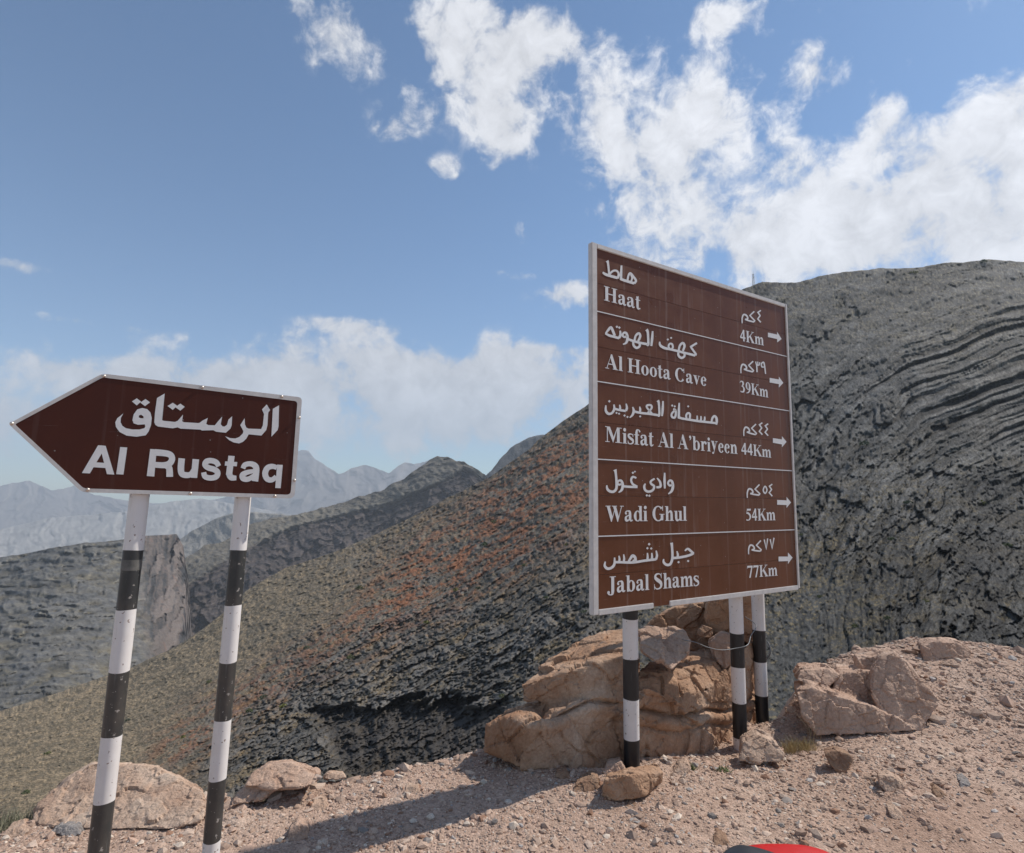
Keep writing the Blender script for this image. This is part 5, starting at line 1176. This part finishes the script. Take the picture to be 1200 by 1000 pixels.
ink.poly([c4(p) for p in [(795, 205), (819, 244), (806, 262), (800, 352), (792, 385), (758, 424), (668, 415), (652, 445), (628, 468), (600, 479), (562, 472), (530, 455), (503, 429), (540, 442), (575, 444), (602, 434), (628, 408), (631, 392), (609, 350), (640, 302), (642, 345), (652, 368), (668, 375), (756, 378), (768, 352), (776, 272), (762, 240)]])
ink.poly([c4(p) for p in [(78, 128), (60, 316), (72, 320), (150, 328), (170, 320), (207, 276), (200, 322), (212, 330), (320, 336), (345, 318), (381, 300), (370, 342), (384, 350), (430, 352), (452, 325), (482, 290), (472, 345), (486, 360), (500, 360), (516, 348), (526, 312), (552, 288), (549, 350), (540, 375), (508, 404), (440, 397), (420, 386), (340, 388), (328, 382), (190, 375), (168, 366), (135, 373), (30, 360), (12, 348), (5, 330), (10, 260), (24, 160)]])
for P in ([(98, 216), (135, 193), (166, 214), (135, 243)], [(152, 224), (188, 199), (219, 222), (188, 249)]): ink.poly([c4(p) for p in P])
qaf = [(868, 268), (850, 300), (848, 330), (860, 355), (885, 372), (930, 381), (980, 381), (1015, 372), (1022, 360), (1018, 345), (970, 348), (940, 338), (931, 315), (940, 275), (965, 240), (1000, 230), (1035, 238), (1058, 262), (1067, 300), (1062, 350), (1045, 395), (1025, 422), (960, 432), (890, 424), (840, 398), (815, 362), (811, 330), (825, 302)]
hole = [(975, 296), (978, 282), (992, 277), (1008, 288), (1010, 302), (990, 302)]
ink.polyholes([c3(p) for p in qaf], [c3(p) for p in hole])
for P in ([(928, 184), (962, 162), (992, 185), (962, 212)], [(986, 192), (1023, 167), (1055, 190), (1020, 217)]): ink.poly([c3(p) for p in P])
ink.done('arabic_lettering', WHITE_SIGN, arr, 'white Arabic name above the English one')
ink = Ink(ARR, .0008)
ink.poly([c3(p) for p in [(692, 492), (742, 496), (803, 697), (752, 694), (738, 648), (665, 643), (632, 688), (577, 686)]][:]) if False else None
def PP(mp, *pts): ink.poly([mp(p) for p in pts])
PP(c3, (690, 492), (724, 494), (727, 530), (632, 690), (576, 687)); PP(c3, (712, 493), (743, 496), (804, 698), (752, 695), (714, 545)); PP(c3, (672, 612), (742, 616), (746, 652), (652, 646))
PP(c3, (845, 504), (895, 508), (868, 698), (817, 695))
RX = 1080
PP(c4, (-24, 518), (22, 521), (5, 712), (-48, 708))
stroke(ink, [(10, 542), (80, 548), (118, 560), (130, 588), (112, 620), (70, 632), (0, 628)], [46, 44, 44, 44, 44, 42, 40], c4)
stroke(ink, [(70, 630), (105, 645), (112, 670), (113, 714)], [36, 44, 46, 48], c4)
stroke(ink, [(198, 584), (192, 650), (198, 690), (228, 702), (262, 695), (288, 655)], [46, 46, 44, 42, 38, 34], c4); PP(c4, (274, 588), (320, 592), (306, 722), (262, 720))
stroke(ink, [(458, 640), (440, 612), (405, 600), (372, 606), (362, 630), (385, 650), (425, 662), (450, 682), (440, 712), (402, 722), (362, 712), (352, 682)], [36, 38, 38, 40, 40, 40, 40, 40, 40, 38, 38, 36], c4)
PP(c4, (526, 565), (570, 568), (552, 700), (508, 698)); PP(c4, (503, 605), (588, 610), (585, 640), (500, 635)); stroke(ink, [(530, 690), (545, 718), (582, 722)], [44, 42, 32], c4)
stroke(ink, [(628, 655), (642, 630), (680, 622), (712, 635), (722, 665), (712, 745)], [34, 36, 36, 42, 44, 46], c4); stroke(ink, [(712, 672), (660, 682), (626, 700), (630, 725), (665, 730), (705, 705)], [28, 34, 40, 40, 36, 30], c4)
stroke(ink, [(866, 650), (835, 640), (800, 652), (784, 690), (798, 728), (832, 735), (862, 712)], [32, 36, 40, 42, 40, 36, 32], c4); PP(c4, (868, 628), (908, 630), (893, 794), (855, 792))
ink.done('latin_lettering', WHITE_SIGN, arr, 'white sans serif lettering reading Al Rustaq')
def arrpost(top, bot, rad, ys, lab, zbot=-.25, off=.055):
    def onp(px, py):
        v = pdir(px, py); n_ = ARR.n; A = ARR.A-n_*off; return CAM+v*(((A-CAM)@n_)/(v@n_))
    T_, B_ = onp(*top), onp(*bot); dv = (B_-T_)/(T_[2]-B_[2])
    tp = T_-dv*.42; bt = T_+dv*(T_[2]-zbot)
    if 'chipped' in lab:                                     # old faded ring round the top black band
        V = []; ax = dv/np.linalg.norm(dv); p_ = np.cross(ax, [0, 1, 0]); p_ /= np.linalg.norm(p_); q_ = np.cross(ax, p_)
        for y in (655.5, 668):
            x = np.interp(y, [top[1], bot[1]], [top[0], bot[0]]); e = T_+dv*(T_[2]-onp(x, y)[2])
            for k in range(28): V.append(e+(p_*math.cos(k*2*math.pi/28)+q_*math.sin(k*2*math.pi/28))*(rad+.0009))
        poly_obj('faded_band', V, tube_faces(28, 0, 28), simple('faded_paint', (.12, .115, .105), .6, 0, .3, .3, 30), arr, True)
    br = []
    for y in ys:
        x = np.interp(y, [top[1], bot[1]], [top[0], bot[0]]); z = onp(x, y)[2]; br.append((tp[2]-z)/(tp[2]-bt[2]))
    return post(arr, bt, tp, rad, br, True, P_BLACK, lab)
arrpost((163.5, 582), (115, 1000), .0385, [644.5, 713.8, 786.5, 861.5, 938.5], 'left chipped striped post')
arrpost((284.5, 586), (247, 1000), .0365, [644.5, 708.8, 775.5, 843, 912.5, 984.5], 'right striped post')

# ------------------------------------------------------------------ grass, cable, mast, shrubs, mirror
def tuft(name, px, py, n, h, spread, colr, label, cat='grass tuft', seedling=False):
    p = onground(px, py); m = simple('grass_'+name, colr, .8, 0, .2, .25, 30); V = []; Fc = []
    for k in range(n):
        a = random.uniform(0, 6.28); r = spread*random.random()**.6; b0 = p+np.array([r*math.cos(a), r*math.sin(a)*.6, -.01]); ln = h*random.uniform(.4, 1)
        dx, dy = random.gauss(0, .35), random.gauss(0, .35); w = .0016 if not seedling else .004
        i = len(V); t_ = random.uniform(0, 3.14)
        wv = np.array([math.cos(t_), math.sin(t_), 0])*w
        for s_, wd in ((0, 1), (.5, .9), (1, .15)):
            q = b0+np.array([dx*s_*s_*ln, dy*s_*s_*ln, s_*ln]); V += [q-wv*wd, q+wv*wd]
        Fc += [(i, i+1, i+3, i+2), (i+2, i+3, i+5, i+4)]
    o = poly_obj(name, V, Fc, m, loc=p); tag(o, label, cat); return o
tuft('grass_tuft', 938, 880, 420, .10, .13, (.42, .33, .17), 'dry straw-coloured grass tuft between far post and angular boulder')
tuft('grass_tuft', 954, 872, 14, .26, .05, (.36, .27, .16), 'few tall dry stalks leaning against the angular boulder')
tuft('grass_tuft', 20, 972, 500, .10, .20, (.20, .195, .13), 'grey-green tuft at the cliff edge beside the broad pale boulder')
tuft('weed', 808, 902, 60, .05, .05, (.13, .17, .06), 'tiny green weed at the foot of the huge boulder', 'weed', True)
tuft('weed', 846, 905, 60, .045, .06, (.16, .19, .08), 'small green weed on gravel by the huge boulder right of the pale stone', 'weed', True)
def tube(name, pts, rad, mat, label=None, cat=None, parent=None, n=8, k=6):
    q = spline(pts, k); V = []; Fc = []
    for i, p in enumerate(q):
        d = q[min(i+1, len(q)-1)]-q[max(i-1, 0)]; d /= np.linalg.norm(d); a = np.cross(d, [0, 0, 1.]); a /= np.linalg.norm(a)+1e-9; b2 = np.cross(d, a)
        for j in range(n):
            t_ = 2*math.pi*j/n; V.append(p+(a*math.cos(t_)+b2*math.sin(t_))*rad)
        if i: Fc += tube_faces(n, (i-1)*n, i*n)
    o = poly_obj(name, V, Fc, mat, parent, True, loc=np.mean(V, 0)); 
    if label: tag(o, label, cat)
    return o
CAB = simple('cable_grey', (.14, .14, .14), .5, .2, .5, .2, 60)
tube('cable', [W(800, 750, 4.12), W(815, 753, 4.16), W(830, 759, 4.2), W(846, 762, 4.26), W(862, 760, 4.30), W(876, 756, 4.33), W(880, 745, 4.5), W(886, 733, 4.65), W(873, 723, 4.75)], .0034, CAB, 'thin grey cable strung from the boulder round the middle striped post', 'cable')
tube('cable', [W(899, 752, 4.78), W(902, 758, 4.76), W(902.5, 766, 4.75), W(899, 772, 4.78)], .006, CAB, 'short loop of grey cable behind the far striped post', 'cable')
# mast on the crest
top_i = np.argmin(np.abs(MPX[14]-883)); mb = MV[14, top_i]
mast = empty('radio_mast', mb-np.array([0, 0, 1])); tag(mast, 'thin lattice radio mast standing on the mountain crest above the large sign', 'mast')
MM = simple('mast_metal', (.45, .44, .44), .6, .3)
hgt = 11.0; legs = []
V = []; Fc = []
def bar(a, b2, r):
    a = np.array(a, float); b2 = np.array(b2, float); d = b2-a; d /= np.linalg.norm(d); p = np.cross(d, [.3, .9, .1]); p /= np.linalg.norm(p); q = np.cross(d, p); i = len(V)
    for e in (a, b2):
        for s_ in range(4): V.append(e+(p*math.cos(s_*math.pi/2)+q*math.sin(s_*math.pi/2))*r)
    for s_ in range(4): Fc.append((i+s_, i+(s_+1) % 4, i+4+(s_+1) % 4, i+4+s_))
mb = mb-np.array([0, 0, 1])
cn = [(-.8, -.8), (.8, -.8), (.8, .8), (-.8, .8)]
for lvl in range(8):
    z0, z1 = lvl*hgt/8, (lvl+1)*hgt/8; s0, s1 = 1-.07*lvl, 1-.07*(lvl+1)
    for q in range(4):
        a = cn[q]; b2 = cn[(q+1) % 4]
        bar(mb+np.array([a[0]*s0, a[1]*s0, z0]), mb+np.array([a[0]*s1, a[1]*s1, z1]), .09)
        bar(mb+np.array([a[0]*s0, a[1]*s0, z0]), mb+np.array([b2[0]*s1, b2[1]*s1, z1]), .05)
        bar(mb+np.array([a[0]*s1, a[1]*s1, z1]), mb+np.array([b2[0]*s1, b2[1]*s1, z1]), .05)
poly_obj('lattice', V, Fc, MM, mast)
V = []; Fc = []; bar(mb+np.array([0, 0, hgt]), mb+np.array([0, 0, hgt+2.2]), .08); bar(mb+np.array([-1.2, 0, hgt-.4]), mb+np.array([1.2, 0, hgt-.4]), .10)
poly_obj('antenna', V, Fc, MM, mast)
V = []; Fc = []; bar(mb+np.array([0, 0, hgt-3]), mb+np.array([.9, -.5, hgt-3]), .35); poly_obj('dish', V, Fc, MM, mast)

# shrubs on the mountain
def leafball(n, rad, flat=.7):
    """n small leaf triangles spread through an uneven dome"""
    P = RS.normal(size=(n, 3)); P /= np.linalg.norm(P, axis=1)[:, None]; P[:, 2] = np.abs(P[:, 2])*flat+.05
    P *= (rad*(.45+.55*RS.rand(n)**.5))[:, None]
    T = RS.normal(size=(n, 3, 3))*rad*.32/ max(1, (n/12)**.33)
    return P[:, None]+T
gb, tb, bb_ = mat_new('scrub_leaf'); bb_.inputs['Roughness'].default_value = .85; bb_.inputs['Specular IOR Level'].default_value = .15
vc = tb.nodes.new('ShaderNodeVertexColor'); vc.layer_name = 'albedo'; tb.links.new(vc.outputs[0], bb_.inputs['Base Color'])
back = 14
R_, C_ = MPX.shape
tan_g = MAUX['tan'].reshape(R_, C_); wr_g = MAUX['wr'].reshape(R_, C_); cl_g = MAUX['cl'].reshape(R_, C_); low_g = MAUX['low'].reshape(R_, C_)
ns = 9000
ri = RS.randint(back+2, R_-1, ns*3); ci = RS.randint(60, C_-60, ns*3)
pp = fbm(MV[ri, ci]/14, 3, seed=201)
yy = MPY[ri, ci]; keep = (RS.rand(len(ri)) < .30+.9*pp) & (cl_g[ri, ci] < .3) & ((wr_g[ri, ci] < .5) | (yy > 480) | (RS.rand(len(ri)) < .25))
ri, ci = ri[keep][:ns], ci[keep][:ns]; ns = len(ri); base = MV[ri, ci]; D_ = np.linalg.norm(base-CAM, axis=1)
sz = np.clip(RS.lognormal(-1.40, .42, ns), .08, .6)*np.clip(D_/110, .8, 2.2)
lv = leafball(ns*9, 1.0).reshape(ns, 9, 3, 3)*sz[:, None, None, None]+base[:, None, None]
kind = RS.rand(ns)
sz = sz*np.where((wr_g[ri, ci] > .5) & (MPY[ri, ci] > 560), 1.6, 1.1)
lv = leafball(ns*9, 1.0).reshape(ns, 9, 3, 3)*sz[:, None, None, None]+base[:, None, None]+np.array([0, 0, 1])*sz[:, None, None, None]*.25
colr = np.where(kind[:, None] < .55, col(.40, .315, .13), np.where(kind[:, None] < .85, col(.18, .175, .075), col(.13, .15, .08)))*RS.uniform(.75, 1.25, (ns, 1))
Vs = lv.reshape(-1, 3); Fs = np.arange(len(Vs)).reshape(-1, 3)
o = mesh_np('scrub', Vs, Fs, gb, smooth=False, attrs={'albedo': np.repeat(colr, 27, 0)})
tag(o, 'dry yellow and grey-green scrub dotting the mountain slope', kind='stuff')
SH = [(785, 0)][:0]+[(568, 638, 9), (615, 662, 7), (560, 690, 8), (534, 692, 7), (421, 690, 8), (578, 612, 8), (308, 818, 9), (332, 829, 8), (292, 834, 7), (410, 772, 8), (685, 718, 8), (500, 730, 7), (640, 700, 6), (588, 816, 7), (360, 760, 7), (665, 640, 7), (110, 905, 5), (55, 885, 6), (150, 845, 5), (215, 865, 5), (30, 930, 6), (245, 800, 6), (1012, 520, 10), (905, 690, 9), (1045, 632, 7), (940, 628, 6), (1065, 590, 8), (1085, 705, 6), (1040, 725, 7), (1002, 735, 7), (1120, 770, 7), (1150, 590, 8), (1180, 640, 7), (960, 700, 6), (925, 655, 7), (1070, 320, 7), (1152, 308, 6)]
protos = {}
for k, (px, py, s_) in enumerate(SH):
    dd = (MPX-px)**2+(MPY-py)**2; dd[:back] = 1e9; j = np.unravel_index(np.argmin(dd), dd.shape); b0 = MV[j]; D0 = np.linalg.norm(b0-CAM); rad = s_*.5*D0/FPX
    q = k % 4
    if q not in protos:
        me_v = leafball(170, 1.0, .8).reshape(-1, 3); cl_ = [(.085, .105, .045), (.12, .13, .055), (.10, .115, .07), (.17, .17, .05)][q]
        o = mesh_np('shrub', me_v, np.arange(len(me_v)).reshape(-1, 3), gb, smooth=False, attrs={'albedo': np.repeat(np.array([cl_])*RS.uniform(.7, 1.3, (170, 1)), 3, 0)})
        protos[q] = o
    else:
        o = protos[q].copy(); COL.objects.link(o)
    o.location = tuple(b0-np.array([0, 0, rad*.1])); o.scale = (rad*random.uniform(.9, 1.3), rad, rad*random.uniform(.8, 1.1)); o.rotation_euler = (0, 0, random.uniform(0, 6))
    if px > 860: tag(o, 'low green shrub on the grey folded rock face right of the large sign', 'shrub', 'low shrubs on the folded rock face')
    elif px > 270: tag(o, 'low green shrub on the rusty brown slope between the two signs', 'shrub', 'low shrubs on the slope between the signs')
    else: tag(o, 'small green shrub on the pale tan slope behind the arrow sign posts', 'shrub', 'low shrubs on the tan lower slope')

# red car: only the top of its door mirror is in view
RED = simple('car_red_paint', (.50, .014, .012), .42, 0, .4, .06, 60)
BLK = simple('car_black_plastic', (.022, .025, .030), .45, 0, .5, .1, 80)
car = empty('car', (.95, .2, 0)); tag(car, 'red car at the bottom edge, only the red and black top of its mirror showing', 'car')
mc = W(933, 1073, .92)
def shell(name, cx_, rx, ry, rz, e, mat, cut=.16, n=40, m=24, tilt=0.0):
    V = []; Fc = []
    sg = lambda v, p: math.copysign(abs(v)**p, v)
    for i in range(m+1):
        ph = -math.pi/2+math.pi*i/m
        for j in range(n):
            th = 2*math.pi*j/n; x = rx*sg(math.cos(ph), e)*sg(math.cos(th), e); y = ry*sg(math.cos(ph), e)*sg(math.sin(th), e); z = rz*sg(math.sin(ph), e)
            z -= cut*abs(x)*max(0, x/rx) if cut < .3 else cut*(x+rx*.6)*(1 if x > -rx*.6 else .2)
            V.append(np.array(cx_)+np.array([x*math.cos(tilt)-y*math.sin(tilt), x*math.sin(tilt)+y*math.cos(tilt), z]))
    for i in range(m):
        for j in range(n): Fc.append((i*n+j, i*n+(j+1) % n, (i+1)*n+(j+1) % n, (i+1)*n+j))
    return poly_obj(name, V, Fc, mat, car, True, loc=cx_)
shell('mirror_housing', mc+np.array([-.012, -.034, .0215]), .112, .072, .080, .62, BLK, .30)
shell('mirror_cap', mc+np.array([.008, .012, -.003]), .112, .055, .081, .62, RED)
o = poly_obj('mirror_glass', [mc+np.array(q) for q in ((-.09, -.088, -.05), (.09, -.088, -.05), (.09, -.088, .04), (-.09, -.088, .04))], [(0, 1, 2, 3)], simple('mirror_glass', (.8, .8, .8), .03, 1.0), car, loc=mc)
def cbox(name, a, b2, mat, bev=.02):
    bm = bmesh.new(); bmesh.ops.create_cube(bm, size=1); a = np.array(a, float); b2 = np.array(b2, float)
    for v in bm.verts: v.co = Vector(((v.co.x*(b2-a)[0]), (v.co.y*(b2-a)[1]), (v.co.z*(b2-a)[2])))
    bmesh.ops.bevel(bm, geom=bm.edges[:], offset=bev, segments=3, affect='EDGES')
    me = bpy.data.meshes.new(name); bm.to_mesh(me); bm.free(); me.materials.append(mat); me.polygons.foreach_set('use_smooth', [True]*len(me.polygons))
    o = bpy.data.objects.new(name, me); COL.objects.link(o); o.parent = car; o.location = tuple((a+b2)/2-origin(car)); return o
cbox('mirror_arm', (mc[0]+.07, mc[1]-.03, mc[2]-.10), (mc[0]+.24, mc[1]+.03, mc[2]-.055), BLK, .012)
cbox('door', (mc[0]+.20, -.9, .35), (mc[0]+.30, mc[1]+.05, mc[2]-.12), RED, .04)
cbox('window_trim', (mc[0]+.205, -.9, mc[2]-.118), (mc[0]+.28, mc[1]+.02, mc[2]-.095), BLK, .008)

# ------------------------------------------------------------------ haze
HZ, th_, bh = mat_new('haze_air'); th_.nodes.remove(bh)
pvn = th_.nodes.new('ShaderNodeVolumePrincipled'); pvn.inputs['Color'].default_value = (.84, .91, 1.0, 1); pvn.inputs['Density'].default_value = HAZE_DENSITY; pvn.inputs['Anisotropy'].default_value = 0.0
th_.links.new(pvn.outputs[0], th_.nodes['Material Output'].inputs['Volume'])
a, b2 = (-12800, -3000, -960), (12800, 10800, 1150)
V = [(x, y, z) for x in (a[0], b2[0]) for y in (a[1], b2[1]) for z in (a[2], b2[2])]
o = poly_obj('haze', V, [(0, 1, 3, 2), (4, 6, 7, 5), (0, 4, 5, 1), (2, 3, 7, 6), (0, 2, 6, 4), (1, 5, 7, 3)], HZ)
tag(o, kind='stuff')
